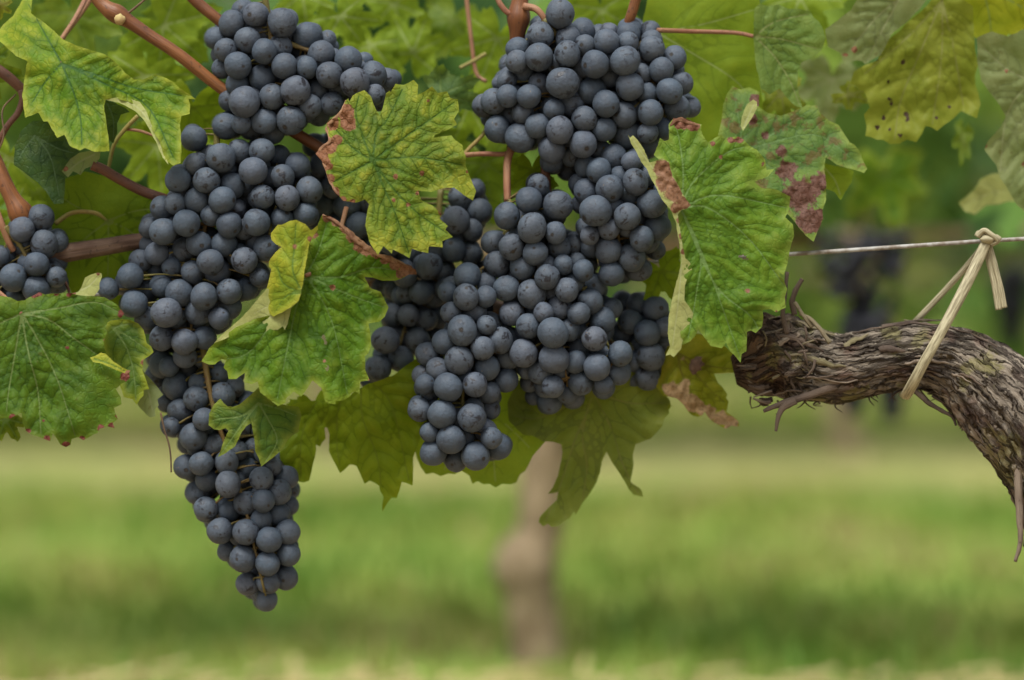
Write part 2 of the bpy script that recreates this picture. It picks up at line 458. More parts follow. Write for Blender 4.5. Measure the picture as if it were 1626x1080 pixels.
def generic_leaf(label, cx, cy, size, rot, d0, mat, sq=(1, 1), tilt=(0, 0), kr=0.0006, seed=1, cat='leaf', group=None, step=None, st=None, flip=False, browns=(), wob=5, deep=.15):
    """whole vine leaf centred on its stalk joint at photo pixel cx, cy; size px from joint to tip, rot degrees (0 = tip up, 180 = tip down)"""
    r = random.Random(seed * 13 + 5)
    out, tips = vine_outline(r, deep=deep)
    c, s = math.cos(R(rot)), math.sin(R(rot))
    def tf(p): 
        x, y = p[0] * size, p[1] * size
        x, y = x * c + y * s, -x * s + y * c
        return (cx + x * sq[0], cy - y * sq[1])
    O = [tf(p) for p in out]; T = [[tf((p[0] * .5, p[1] * .52)), tf(p)] for p in tips]
    dep = plane_depth(d0, cx, cy, tilt[0], tilt[1], kr=kr)
    e = empty('grape_leaf', P(cx, cy, d0 * PX), label, cat, group)
    leaf_mesh('blade', O, (cx, cy), T, mat, e, dep, step=step or max(5, size / 24), seed=seed, wob=wob, flip=flip, browns=browns)
    if st: stalk(e, [(cx, cy, d0 + 1)] + list(st), 3.0, 3.6, M_pet)
    return e

def hero(label, outline, J, mains, mat, dep, st=None, stm=None, **kw):
    e = empty('grape_leaf', P(J[0], J[1], dep(*J) * PX), label, 'leaf')
    leaf_mesh('blade', outline, J, mains, mat, e, dep, **kw)
    if st: stalk(e, [(J[0], J[1], dep(*J) + 1.5)] + list(st), 3.2, 4.0, stm or M_pet)
    return e

G1, G2 = (.030, .078, .010), (.060, .135, .014)       # mid greens
ML_left = mat_leaf('leaf_chlorotic', (.055, .135, .008), (.095, .20, .010), yel=.8, yellow=(.30, .31, .025), vein=(.028, .085, .022), veinamt=.5, edge=.55, trans=.30)
ML_yel = mat_leaf('leaf_yellowing', (.060, .125, .012), (.130, .210, .018), yel=.80, yellow=(.33, .31, .028), vein=(.032, .085, .012), veinamt=.45, edge=.35, brown=(.16, .065, .026), trans=.30, bump=.8)
ML_mid = mat_leaf('leaf_mid_green', (.036, .098, .005), (.078, .168, .008), yel=.32, yellow=(.22, .25, .02), vein=(.11, .18, .045), veinamt=.45, edge=.35, brown=(.17, .078, .036), trans=.32, bump=.6)
ML_fold = mat_leaf('leaf_folded_lobe', (.14, .215, .016), (.22, .29, .022), yel=.85, yellow=(.38, .36, .030), vein=(.08, .16, .03), veinamt=.4, edge=.5, edgecol=(.42, .38, .05), trans=.30)
ML_pale = mat_leaf('leaf_pale_underside', (.30, .33, .11), (.38, .40, .15), yel=.3, yellow=(.42, .40, .14), vein=(.40, .42, .20), veinamt=.4, brown=(.155, .075, .036), trans=.28, bump=.25)
ML_right = mat_leaf('leaf_right_green', (.058, .138, .010), (.108, .205, .014), yel=.42, yellow=(.24, .27, .045), vein=(.14, .22, .07), veinamt=.45, edge=.4, edgecol=(.28, .34, .07), brown=(.13, .050, .026), trans=.28, bump=.5)
ML_deep = mat_leaf('leaf_deep_green', (.030, .085, .008), (.068, .145, .010), yel=.30, yellow=(.16, .19, .022), vein=(.14, .19, .06), veinamt=.5, edge=.15, brown=(.11, .025, .015), trans=.30, bump=.6, pits=.25)
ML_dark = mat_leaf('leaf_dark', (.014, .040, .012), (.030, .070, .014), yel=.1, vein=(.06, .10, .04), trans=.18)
ML_spot = mat_leaf('leaf_red_spotted', (.055, .125, .030), (.110, .190, .040), yel=.4, yellow=(.20, .25, .05), vein=(.11, .19, .06), red=.6, brown=(.085, .036, .022), edge=.3, trans=.30)
ML_trans = mat_leaf('leaf_backlit', (.12, .19, .008), (.18, .25, .010), yel=.5, yellow=(.24, .24, .012), vein=(.14, .17, .02), veinamt=.4, trans=.52, brown=(.28, .16, .06), bump=.2, netk=.5)
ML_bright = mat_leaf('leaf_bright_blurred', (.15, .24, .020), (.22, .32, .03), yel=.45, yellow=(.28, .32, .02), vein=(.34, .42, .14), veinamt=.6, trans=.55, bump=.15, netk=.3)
ML_olive = mat_leaf('leaf_olive_underside', (.17, .205, .024), (.225, .25, .034), yel=.35, yellow=(.22, .21, .03), vein=(.24, .24, .09), veinamt=.45, trans=.46, bump=.2, netk=.35, brown=(.045, .026, .012))
ML_grey = mat_leaf('leaf_grey_underside', (.15, .19, .075), (.20, .23, .10), yel=.2, yellow=(.22, .23, .09), vein=(.26, .28, .14), veinamt=.5, trans=.38, bump=.2, pits=.4, netk=.4)
ML_gold = mat_leaf('leaf_golden', (.13, .15, .010), (.20, .20, .014), yel=.7, yellow=(.30, .25, .02), vein=(.12, .09, .02), veinamt=.4, trans=.48, brown=(.30, .20, .10), bump=.25, netk=.5)

# ---- upper left leaf
L1 = [(0,46),(5,39),(20,26),(38,-4),(52,-4),(49,21),(67,34),(86,49),(99,62),(124,73),(145,80),(166,86),(181,96),(199,116),(213,126),(226,127),(246,118),(259,122),(275,130),(285,140),(298,148),(305,153),(311,158),(299,157),(302,166),(301,181),(288,184),(286,197),(288,228),(287,259),(275,263),(262,254),(254,226),(242,207),(236,194),(228,176),(208,163),(187,157),(168,158),(165,168),(168,187),(172,215),(174,240),(150,241),(135,235),(127,239),(111,232),(102,214),(91,219),(76,193),(69,193),(61,179),(40,187),(35,153),(39,124),(43,97),(25,89),(0,66),(-25,60),(-30,40)]
dep1 = lambda x, y: -14 + (y - 110) * -.30 + max(0, x - 165) * .16 - max(0, y - 160) * .15 + max(0, 70 - y) * .9 + 8 * math.sin(x * .035)
h1 = hero('green vine leaf with yellow patches between dark veins, below the top left cane', L1, (98, 101), [[(150, 118), (215, 140), (290, 152)], [(118, 150), (128, 190), (130, 232)], [(72, 130), (50, 165)], [(170, 135), (235, 170), (275, 250)], [(75, 60), (44, 5)]], ML_left, dep1, step=4, seed=11, quilt=6, wob=6,
     st=[(90, 75, 30), (101, 57, 60), (120, 28, 90), (139, -8, 120)])
leaf_mesh('curled_edge', [(165,158),(187,155),(207,157),(222,162),(232,176),(239,194),(244,207),(254,222),(263,248),(268,262),(258,250),(247,224),(236,203),(228,190),(214,176),(203,170),(188,163)], (187, 158), [[(215, 168), (238, 195), (258, 240)]], ML_pale, h1, lambda x, y: dep1(x, y) - 3, step=4, seed=12, quilt=1, wob=2)

# ---- central yellow-green leaf
L2 = [(555,161),(560,152),(566,148),(579,143),(589,153),(593,165),(597,174),(603,184),(609,166),(613,148),(619,143),(620,147),(628,133),(641,135),(648,132),(657,127),(664,135),(663,151),(675,145),(686,137),(691,143),(695,148),(710,145),(715,156),(727,158),(729,176),(721,189),(726,198),(712,206),(690,215),(689,219),(717,215),(722,222),(734,230),(736,240),(740,249),(739,262),(745,278),(750,290),(756,304),(751,319),(740,312),(721,298),(706,298),(685,305),(664,303),(669,318),(686,326),(701,340),(698,347),(711,359),(707,365),(719,376),(702,383),(703,393),(693,392),(681,391),(680,402),(665,399),(654,395),(650,410),(640,404),(631,400),(624,396),(622,403),(609,391),(600,405),(593,395),(588,387),(584,374),(580,358),(583,337),(586,324),(579,317),(566,322),(545,319),(532,304),(522,283),(517,270),(514,259),(501,244),(509,236),(517,231),(524,223),(521,210),(518,197),(524,189),(537,187),(543,176),(548,161),(553,156)]
dep2 = lambda x, y: -50 + (255 - y) * (.34 if y < 255 else .12) + abs(x - 600) * .12 + max(0, y - 300) * -.05 + (18 if x < 545 else 0) * (545 - x) / 45
h2 = hero('yellow-green leaf with a burnt brown left margin between the two big upper bunches', L2, (592, 255), [[(640, 220), (690, 185), (722, 162)], [(660, 250), (735, 262)], [(606, 290), (628, 340), (650, 404)], [(625, 300), (665, 340), (712, 372)], [(598, 210), (615, 190), (640, 140)], [(575, 215), (565, 180), (570, 152)], [(560, 235), (528, 200)], [(555, 275), (528, 290)]], ML_yel, dep2, step=3.6, seed=21, quilt=5, wob=6,
     browns=[(549, 178, 16), (553, 195, 15), (528, 195, 13), (535, 222, 10), (523, 232, 14), (510, 245, 14), (518, 262, 12), (523, 284, 9), (532, 305, 9), (545, 318, 7), (560, 320, 5), (742, 272, 4), (680, 160, 3), (628, 280, 5), (670, 275, 5), (648, 325, 5, .8), (625, 318, 4, .8), (700, 338, 6, .8), (664, 306, 6, .7)],
     holes=[[(690, 216), (700, 213), (712, 211), (716, 214), (700, 218)]], st=[(600, 262, -20), (640, 262, 30), (740, 246, 60), (799, 245, 70)])

# ---- centre leaf with folded lobe
L3 = [(511,342),(524,343),(535,350),(545,358),(556,374),(568,380),(581,387),(597,402),(610,404),(620,407),(641,420),(660,428),(662,436),(649,436),(641,441),(628,446),(607,446),(592,441),(579,440),(587,457),(605,464),(610,475),(617,488),(611,503),(602,511),(585,514),(588,529),(589,549),(585,561),(579,566),(580,587),(587,604),(572,606),(571,626),(564,622),(559,624),(556,629),(550,633),(545,636),(533,637),(533,642),(517,640),(513,625),(510,616),(496,604),(487,618),(478,630),(466,622),(454,633),(453,640),(441,645),(430,636),(413,623),(409,606),(400,610),(389,607),(389,592),(375,602),(363,602),(361,590),(355,584),(359,572),(352,570),(341,579),(332,579),(320,574),(332,553),(345,540),(373,521),(400,508),(432,500),(462,478),(474,450),(484,410),(490,385),(503,360)]
dep3 = lambda x, y: -42 + (438 - y) * (.12 if y < 438 else .20) + (x - 485) * .06 + max(0, x - 590) * .2 + max(0, 400 - x) * .15 + .0012 * (x - 500) ** 2
h3 = hero('large green leaf with a burnt upper rim and its left lobe folded over', L3, (485, 438), [[(505, 465), (530, 520), (552, 628)], [(540, 440), (590, 425), (640, 432)], [(560, 470), (610, 488)], [(470, 490), (455, 560), (440, 635)], [(440, 500), (395, 560), (345, 572)], [(505, 400), (520, 350)]], ML_mid, dep3, step=3.8, seed=31, quilt=6, wob=6,
     browns=[(520, 345, 9), (535, 352, 10), (548, 362, 11), (560, 376, 12), (572, 390, 14), (583, 395, 13), (597, 404, 9), (612, 412, 10), (628, 420, 12), (645, 428, 12), (658, 433, 9), (635, 436, 8), (528, 457, 6), (515, 573, 4), (588, 603, 4), (500, 372, 8, .8)],
     holes=[[(511, 528), (516, 533), (519, 545), (516, 548), (512, 538)], [(519, 578), (522, 583), (521, 590), (517, 588)]], st=[(500, 430, -30), (530, 400, 10), (550, 330, 60)])
leaf_mesh('folded_lobe', [(460,351),(470,349),(485,356),(493,366),(497,364),(504,358),(505,364),(496,378),(491,387),(488,405),(483,436),(478,467),(474,478),(462,488),(448,496),(434,503),(428,498),(426,490),(423,462),(427,445),(431,428),(427,423),(427,416),(430,410),(438,400),(447,392),(438,388),(431,381),(430,371),(436,363),(441,357),(447,357)], (480, 465), [[(465, 430), (468, 390), (470, 355)], [(450, 450), (440, 420)], [(455, 470), (436, 497)]], ML_fold, h3, lambda x, y: -74 + abs(x - 466) ** 2 * .016 + (430 - y) * .08, step=3.6, seed=32, quilt=3, wob=4, browns=[(467, 391, 7, .7), (487, 430, 5, .8), (493, 380, 6, .8), (478, 470, 5, .7)])
leaf_mesh('lobe_underside', [(424,458),(415,468),(400,486),(386,502),(373,514),(352,532),(340,545),(360,537),(384,524),(400,515),(413,511),(416,519),(419,527),(430,525),(441,524),(449,518),(452,524),(457,514),(462,490),(474,478),(478,464),(450,470)], (470, 478), [[(440, 500), (400, 512)], [(430, 485), (400, 500)]], ML_pale, h3, lambda x, y: -58 + abs(x - 440) * .12, step=3.8, seed=33, quilt=1, wob=3)

def rim(parent, pts, rpx, seed, name='burnt_rim'):
    path = [P(x, y, d * PX) for x, y, d in pts]
    fn = lambda s, t, p: (.62 + .38 * abs(math.cos(t))) * (1 + .55 * noise.noise(p * 150 + Vector((seed, 0, 0))) + .35 * noise.noise(p * 420))
    V, F, U = tube_data(path, [r * PX for r in rpx], 18, n=len(path) * 18, fn=fn)
    mesh_obj(name, V, F, M_dry, parent, uv=U)
rim(h3, [(512, 342, dep3(512, 342)), (530, 350, dep3(530, 350) - 3), (548, 364, dep3(548, 364) - 4), (566, 382, dep3(566, 382) - 4), (583, 395, dep3(583, 395) - 4), (598, 404, dep3(598, 404) - 3), (620, 412, dep3(620, 412) - 3), (645, 424, dep3(645, 424) - 3), (661, 434, dep3(661, 434))], [2, 3, 4, 5.5, 5, 3.5, 4.5, 5, 2], 1)
rim(h2, [(550, 160, dep2(550, 160)), (541, 180, dep2(541, 180) - 2), (528, 192, dep2(528, 192) - 2), (519, 204, dep2(519, 204) - 2), (523, 224, dep2(523, 224) - 2), (508, 240, dep2(508, 240) - 2), (516, 262, dep2(516, 262) - 2), (525, 288, dep2(525, 288) - 2), (537, 308, dep2(537, 308) - 2), (556, 319, dep2(556, 319))], [1.5, 2.5, 3, 2.5, 3.5, 3, 2.5, 2.5, 2, 1], 2)
# ---- right leaf
L4 = [(1062,197),(1070,187),(1080,191),(1088,188),(1101,194),(1108,198),(1114,197),(1113,206),(1116,215),(1124,226),(1131,222),(1137,218),(1145,214),(1151,220),(1158,218),(1173,217),(1181,222),(1189,231),(1202,238),(1209,246),(1215,254),(1217,270),(1230,268),(1220,280),(1204,286),(1189,291),(1199,299),(1220,299),(1233,301),(1246,308),(1255,312),(1253,332),(1247,345),(1259,356),(1261,374),(1255,394),(1250,420),(1244,437),(1236,432),(1240,440),(1245,446),(1250,459),(1246,472),(1248,488),(1232,496),(1224,491),(1211,492),(1212,505),(1210,519),(1200,529),(1193,525),(1186,527),(1186,542),(1185,558),(1178,562),(1176,576),(1166,564),(1158,555),(1153,544),(1146,553),(1137,551),(1128,549),(1121,539),(1109,524),(1103,535),(1094,543),(1083,548),(1080,530),(1080,480),(1080,420),(1078,374),(1075,343),(1080,327),(1080,304),(1072,283),(1066,268),(1050,256),(1038,246),(1044,232),(1048,219),(1055,224),(1062,222)]
dep4 = lambda x, y: -48 + (330 - y) * (.25 if y < 330 else .10) + (x - 1090) * .16 + max(0, y - 480) * .05 + .0006 * (x - 1150) ** 2
h4 = hero('big green leaf with a rolled back pale left edge, left of the gnarled branch', L4, (1081, 331), [[(1111, 394), (1134, 452), (1176, 570)], [(1124, 330), (1189, 379), (1246, 455)], [(1140, 310), (1250, 330)], [(1100, 290), (1150, 245), (1185, 232)], [(1085, 280), (1080, 230), (1072, 195)], [(1112, 400), (1105, 470), (1092, 540)], [(1134, 450), (1190, 500), (1205, 525)]], ML_right, dep4, step=3.6, seed=41, quilt=5, wob=6,
     browns=[(1082, 192, 17), (1100, 197, 14), (1160, 222, 7, .9), (1175, 222, 8, .9), (1132, 228, 5), (1145, 250, 5, .7), (1186, 462, 7, .6), (1212, 262, 6, .6), (1233, 494, 4)], holes=[[(1170, 406), (1180, 404), (1190, 413), (1180, 414)]],
     st=[(1070, 325, -30), (1045, 315, 10), (1010, 300, 50)])
leaf_mesh('rolled_edge', [(997,213),(1000,219),(1005,215),(1012,222),(1018,230),(1023,238),(1031,258),(1040,256),(1051,251),(1062,257),(1068,280),(1076,292),(1082,305),(1090,317),(1097,326),(1090,332),(1083,333),(1076,341),(1081,374),(1085,395),(1088,410),(1094,415),(1099,423),(1098,431),(1092,440),(1088,452),(1087,477),(1094,486),(1101,498),(1098,511),(1091,524),(1085,537),(1081,555),(1070,567),(1064,563),(1057,565),(1064,550),(1060,529),(1062,503),(1069,467),(1078,435),(1082,415),(1078,384),(1074,356),(1066,335),(1051,317),(1042,298),(1033,282),(1027,268),(1018,257),(1010,240),(1002,228)], (1076, 340), [[(1082, 400), (1078, 470), (1068, 550)], [(1060, 300), (1035, 265), (1005, 222)]], ML_pale, h4, lambda x, y: -66 + abs(x - 1070) * .25 + (330 - y) * (.12 if y < 330 else .02), step=3.4, seed=42, quilt=1, wob=3,
     browns=[(1052, 268, 17), (1058, 290, 19), (1070, 306, 17), (1085, 322, 14), (1072, 330, 10), (1079, 350, 6), (1082, 375, 6), (1086, 400, 6)])

0 and rim(h4, [(1040, 258, -62), (1055, 278, -66), (1068, 300, -68), (1080, 316, -66), (1094, 328, -60)], [7, 13, 14, 13, 8], 3, 'burnt_roll')
rim(h4, [(1064, 200, dep4(1064, 200)), (1076, 191, dep4(1076, 191) - 2), (1092, 195, dep4(1092, 195) - 2), (1112, 200, dep4(1112, 200))], [2, 4, 3.5, 2], 4)
# ---- lower left leaf
L5 = [(-60,490),(-30,476),(0,470),(16,472),(28,478),(39,477),(46,472),(52,470),(62,464),(72,468),(83,466),(109,466),(127,463),(140,470),(166,472),(187,485),(197,498),(192,506),(181,506),(171,511),(168,520),(170,529),(165,540),(166,553),(171,568),(189,580),(205,588),(206,600),(200,606),(192,610),(184,618),(188,625),(192,631),(193,642),(181,648),(183,656),(187,665),(179,672),(182,680),(170,677),(158,681),(155,688),(150,689),(132,699),(124,694),(114,697),(112,706),(105,710),(96,706),(90,696),(84,688),(80,701),(70,697),(60,693),(50,690),(41,684),(36,670),(34,656),(24,660),(16,665),(0,662),(-30,670),(-60,640)]
dep5 = lambda x, y: -45 + (498 - y) * (.55 if y < 498 else .16) + (x - 34) * .05 + .0007 * (x - 60) ** 2 + max(0, y - 640) * .12
h5 = hero('broad deep green leaf with red-brown tooth tips at the left frame edge', L5, (34, 498), [[(55, 530), (90, 600), (120, 694)], [(78, 508), (117, 537), (196, 592)], [(90, 490), (150, 480), (190, 496)], [(24, 560), (14, 620), (10, 655)], [(45, 560), (60, 620), (65, 690)], [(-10, 520), (-50, 560)]], ML_deep, dep5, step=3.8, seed=51, quilt=6, wob=6,
     browns=[(193, 498, 8), (55, 468, 7), (62, 466, 6), (90, 466, 6, .8), (110, 466, 7, .9), (200, 597, 11), (105, 708, 8), (74, 697, 7), (130, 697, 6), (160, 680, 7), (178, 677, 7), (168, 540, 5), (45, 684, 5), (186, 662, 4), (20, 662, 6), (107, 552, 4, .8), (68, 668, 3, .9)], st=[(25, 488, -20), (5, 470, 10), (-30, 440, 40)])
leaf_mesh('curled_tip', [(112,466),(124,464),(130,455),(135,441),(145,436),(155,433),(161,434),(162,439),(158,450),(158,459),(150,470),(138,470),(126,469)], (118, 465), [[(140, 455), (158, 437)]], ML_pale, h5, lambda x, y: -58 + (466 - y) * .2, step=3.4, seed=52, quilt=1, wob=2, browns=[(156, 434, 4), (115, 466, 6)])
leaf_mesh('curled_margin', [(143,568),(152,565),(160,560),(168,562),(180,574),(195,584),(207,589),(203,594),(190,590),(172,582),(160,577),(148,575)], (150, 570), [[(175, 578), (200, 590)]], ML_fold, h5, lambda x, y: -58 + (570 - y) * .3, step=3.2, seed=53, quilt=1, wob=2, browns=[(204, 592, 6)])

# ---- smaller leaves round it
hero('small green leaf with yellow rim tucked behind the broad left leaf', [(160,520),(176,509),(192,507),(207,508),(220,514),(228,524),(231,535),(233,545),(240,550),(244,559),(236,566),(228,571),(226,587),(231,600),(237,618),(228,619),(228,628),(222,634),(217,643),(210,634),(197,631),(190,610),(180,590),(165,570)], (178, 520), [[(200, 550), (212, 590), (216, 638)], [(205, 535), (240, 560)], [(200, 515), (215, 514)]], mat_leaf('leaf_yellow_rim', (.035, .090, .012), (.085, .150, .015), yel=.4, edge=.85, edgecol=(.26, .30, .03), trans=.32), plane_depth(5, 200, 570, .1, -.25), seed=61, browns=[(228, 575, 6), (196, 640, 4)])
hero('dull grey-green leaf underside hanging beside the tapering left bunch tail', [(222,582),(232,595),(242,605),(251,616),(259,627),(250,634),(252,644),(246,650),(247,661),(238,663),(232,658),(220,645),(212,625)], (224, 590), [[(235, 620), (243, 655)]], ML_grey, plane_depth(28, 236, 625, .1, -.2), seed=62)
h7 = hero('small dark green leaf folded over the tapering lower left bunch', [(332,657),(340,642),(350,633),(355,640),(361,645),(370,646),(379,643),(390,634),(401,624),(412,614),(424,608),(428,618),(426,632),(440,640),(458,644),(474,646),(479,660),(476,672),(474,686),(464,692),(457,698),(452,708),(447,716),(432,728),(415,741),(411,728),(405,716),(404,700),(399,672),(391,677),(384,686),(379,697),(373,709),(358,720),(346,726),(351,714),(353,706),(358,694),(363,684),(358,680),(349,683),(340,682),(331,675)], (410, 640), [[(385, 660), (350, 665), (336, 668)], [(425, 665), (440, 700), (420, 735)], [(380, 680), (350, 722)], [(445, 650), (474, 662)]], mat_leaf('leaf_small_dark', (.030, .075, .012), (.060, .125, .016), yel=.3, edge=.35, trans=.25), lambda x, y: -40 + abs(x - 392) * .22 + (650 - y) * .1, step=3.6, seed=71, wob=5, st=[(425, 622, -20), (450, 590, 10)])
h8 = hero('red spotted leaf standing behind the big right leaf', [(1140,215),(1146,190),(1148,168),(1154,150),(1163,137),(1175,142),(1190,139),(1206,146),(1205,170),(1220,180),(1240,184),(1262,176),(1281,167),(1297,168),(1302,179),(1317,192),(1332,199),(1340,212),(1349,226),(1357,230),(1364,239),(1369,252),(1377,268),(1372,275),(1358,270),(1346,267),(1330,262),(1311,250),(1309,270),(1312,290),(1312,317),(1306,334),(1307,348),(1297,371),(1292,384),(1279,374),(1260,350),(1230,320),(1180,270)], (1180, 240), [[(1230, 225), (1300, 215), (1365, 262)], [(1230, 270), (1275, 310), (1292, 375)], [(1175, 200), (1165, 145)], [(1240, 205), (1290, 172)]], ML_spot, plane_depth(70, 1250, 250, .06, -.35), step=4.4, seed=81, wob=6, browns=[(1200, 160, 12), (1195, 190, 10), (1250, 272, 24, .75), (1270, 310, 34, .85), (1285, 350, 26, .95), (1300, 290, 20, .8), (1240, 240, 14, .7), (1295, 300, 14, .8), (1215, 215, 10, .8), (1300, 340, 10)])
leaf_mesh('curled_tip', [(1176,200),(1178,185),(1186,166),(1196,158),(1202,162),(1202,172),(1196,184),(1188,196),(1180,208)], (1180, 204), [[(1188, 185), (1198, 163)]], ML_pale, h8, lambda x, y: 50 + (200 - y) * .2, step=4, seed=82, wob=2)
hero('plain yellow-green leaf tip below the red spotted leaf', [(1296,255),(1320,262),(1345,268),(1356,272),(1352,290),(1342,305),(1335,318),(1325,305),(1312,300),(1300,290)], (1305, 262), [[(1325, 285), (1335, 312)]], ML_bright, plane_depth(110, 1325, 285, 0, -.3), seed=83)
# ---- back leaves below the bunches
hero('hanging back-lit leaf with a long pointed tip, left of the lowest middle bunch', [(440,650),(472,640),(500,636),(540,636),(579,612),(623,597),(660,570),(690,600),(680,660),(660,715),(656,727),(656,750),(655,771),(646,767),(638,765),(634,780),(630,791),(622,790),(615,799),(611,806),(607,813),(607,800),(609,789),(603,778),(602,771),(594,766),(587,763),(579,768),(573,755),(566,740),(560,738),(555,738),(547,746),(540,751),(533,738),(527,727),(522,716),(523,690),(520,680),(514,677),(507,680),(504,690),(501,721),(496,742),(491,763),(483,766),(475,765),(460,750),(445,730)], (575, 600), [[(575, 660), (600, 730), (607, 805)], [(540, 640), (535, 700), (540, 745)], [(510, 630), (480, 690), (478, 760)], [(620, 640), (650, 765)]], ML_trans, plane_depth(90, 560, 680, .05, .05), step=5, seed=91, quilt=7, wob=7)
hero('bright sun-lit leaf whose toothed rim shows below the lowest middle bunch', [(655,700),(662,728),(668,742),(676,753),(688,751),(700,756),(712,752),(722,753),(733,748),(745,755),(750,768),(759,764),(768,769),(777,768),(787,774),(797,768),(810,769),(820,766),(826,753),(834,748),(840,737),(846,724),(853,716),(867,700),(850,650),(820,610),(760,600),(700,620),(670,660)], (760, 640), [[(720, 690), (705, 750)], [(780, 700), (787, 768)], [(810, 680), (845, 715)]], ML_bright, plane_depth(140, 760, 680, 0, .1), step=5.5, seed=92, quilt=2)
hero('long dull green leaf hanging under the right middle bunch, seen from below', [(826,600),(815,618),(806,640),(808,668),(830,690),(846,692),(862,701),(880,702),(891,706),(893,718),(891,732),(886,755),(878,773),(870,784),(880,783),(886,781),(884,794),(874,803),(865,812),(857,821),(855,829),(862,836),(870,832),(876,837),(888,835),(896,828),(905,822),(912,812),(914,818),(924,800),(936,784),(947,766),(953,750),(956,733),(963,718),(972,735),(982,749),(991,763),(998,776),(1006,786),(1013,787),(1021,789),(1020,781),(1016,775),(1005,768),(1001,764),(1004,750),(1006,737),(1005,722),(1009,706),(1020,702),(1033,697),(1042,688),(1052,676),(1055,664),(1063,656),(1060,646),(1065,638),(1058,628),(1050,610),(1050,590),(980,580),(900,590)], (942, 622), [[(930, 660), (914, 695), (890, 770), (866, 828)], [(925, 690), (932, 740), (925, 795)], [(970, 680), (990, 740), (1015, 785)], [(890, 650), (850, 665), (815, 660)], [(1000, 640), (1055, 640)]], mat_leaf('leaf_hanging_olive', (.115, .150, .030), (.160, .190, .040), yel=.15, netk=.4, yellow=(.20, .19, .02), vein=(.20, .20, .06), veinamt=.5, trans=.46, bump=.3, brown=(.25, .15, .06)), plane_depth(135, 930, 700, .04, .05), step=4.6, seed=93, quilt=7, wob=9)
hero('small olive leaf lobe between the hanging leaf and the golden leaf', [(1035,640),(1048,628),(1062,632),(1066,645),(1056,660),(1046,668),(1034,655)], (1050, 632), [[(1050, 660)]], ML_olive, plane_depth(150, 1050, 650), seed=95)
hero('golden yellow leaf with dry tan lower rim beneath the big right leaf', [(1040,610),(1049,597),(1052,570),(1060,550),(1085,530),(1110,530),(1140,540),(1163,560),(1178,575),(1192,589),(1180,594),(1168,592),(1150,593),(1134,594),(1137,601),(1140,608),(1148,616),(1155,626),(1153,632),(1157,638),(1153,654),(1162,660),(1171,667),(1174,672),(1173,678),(1162,676),(1152,681),(1142,676),(1132,670),(1124,662),(1119,654),(1115,660),(1108,662),(1100,660),(1093,654),(1085,642),(1075,633),(1062,630),(1052,628)], (1075, 560), [[(1085, 600), (1110, 640), (1160, 672)], [(1120, 580), (1185, 588)], [(1120, 610), (1152, 640)]], ML_gold, plane_depth(118, 1100, 610, .05, -.1), step=4.4, seed=94, quilt=7, wob=8, browns=[(1065, 618, 14), (1080, 625, 18), (1095, 640, 18), (1112, 648, 12), (1125, 655, 14), (1145, 664, 14), (1160, 672, 14), (1090, 608, 9, .8), (1085, 570, 7, .6)])
# ---- upper right leaves
spots13 = [(1393,202,6),(1403,187,6),(1439,182,7),(1441,190,6),(1416,165,6),(1412,157,5),(1411,130,5),(1434,99,6),(1391,96,5),(1430,216,5),(1486,187,5),(1508,169,5),(1413,206,4),(1428,199,4)]
hero('large olive leaf with black spots at the upper right, seen from below', [(1411,62),(1425,52),(1445,32),(1465,16),(1485,-6),(1520,-8),(1545,10),(1546,40),(1548,78),(1553,104),(1548,120),(1549,135),(1554,150),(1557,166),(1551,188),(1538,182),(1526,176),(1515,187),(1506,194),(1497,200),(1488,208),(1479,202),(1470,200),(1463,214),(1455,226),(1440,222),(1428,228),(1413,229),(1402,222),(1393,222),(1384,218),(1374,216),(1376,200),(1372,182),(1381,171),(1377,156),(1372,145),(1360,138),(1350,132),(1356,114),(1372,104),(1393,96),(1400,80)], (1496, 0), [[(1475, 50), (1458, 91), (1430, 160), (1420, 225)], [(1515, 80), (1530, 170)], [(1440, 60), (1370, 120)], [(1495, 90), (1480, 200)]], ML_olive, plane_depth(150, 1460, 110, .1, .1), step=5, seed=101, quilt=6, wob=8, flip=False, browns=[(a, b, c * .8) for a, b, c in spots13], st=[(1505, -25, 160)], stm=M_petg)
hero('grey-green drooping leaf at the top, left of the black spotted olive leaf', [(1310,47),(1325,36),(1351,16),(1364,-6),(1420,-8),(1475,-6),(1460,15),(1440,35),(1416,54),(1408,70),(1398,88),(1386,94),(1374,102),(1368,97),(1361,96),(1350,98),(1338,96),(1334,84),(1315,75)], (1430, -5), [[(1390, 30), (1345, 85)], [(1400, 50), (1376, 98)]], ML_grey, plane_depth(130, 1390, 45, 0, .15), step=5, seed=102, quilt=6, browns=[(1343, 87, 4), (1357, 79, 6)])
hero('pale green half folded leaf right of the pinkish stalk', [(1198,14),(1206,6),(1220,10),(1237,7),(1252,14),(1268,14),(1286,18),(1292,28),(1300,34),(1305,42),(1311,60),(1308,72),(1304,81),(1290,92),(1273,99),(1268,110),(1266,137),(1270,155),(1274,172),(1262,168),(1250,156),(1238,140),(1222,150),(1208,140),(1200,100),(1196,60)], (1198, 58), [[(1230, 90), (1255, 130), (1270, 168)], [(1240, 62), (1300, 78)], [(1230, 35), (1285, 22)]], mat_leaf('leaf_pale_green', (.10, .18, .04), (.15, .22, .05), yel=.4, yellow=(.22, .25, .06), vein=(.24, .27, .10), trans=.42), plane_depth(110, 1250, 80, .15, -.1), step=4.6, seed=103, quilt=6, st=[(1165, 52, 108), (1100, 50, 100), (1044, 48, 60)])
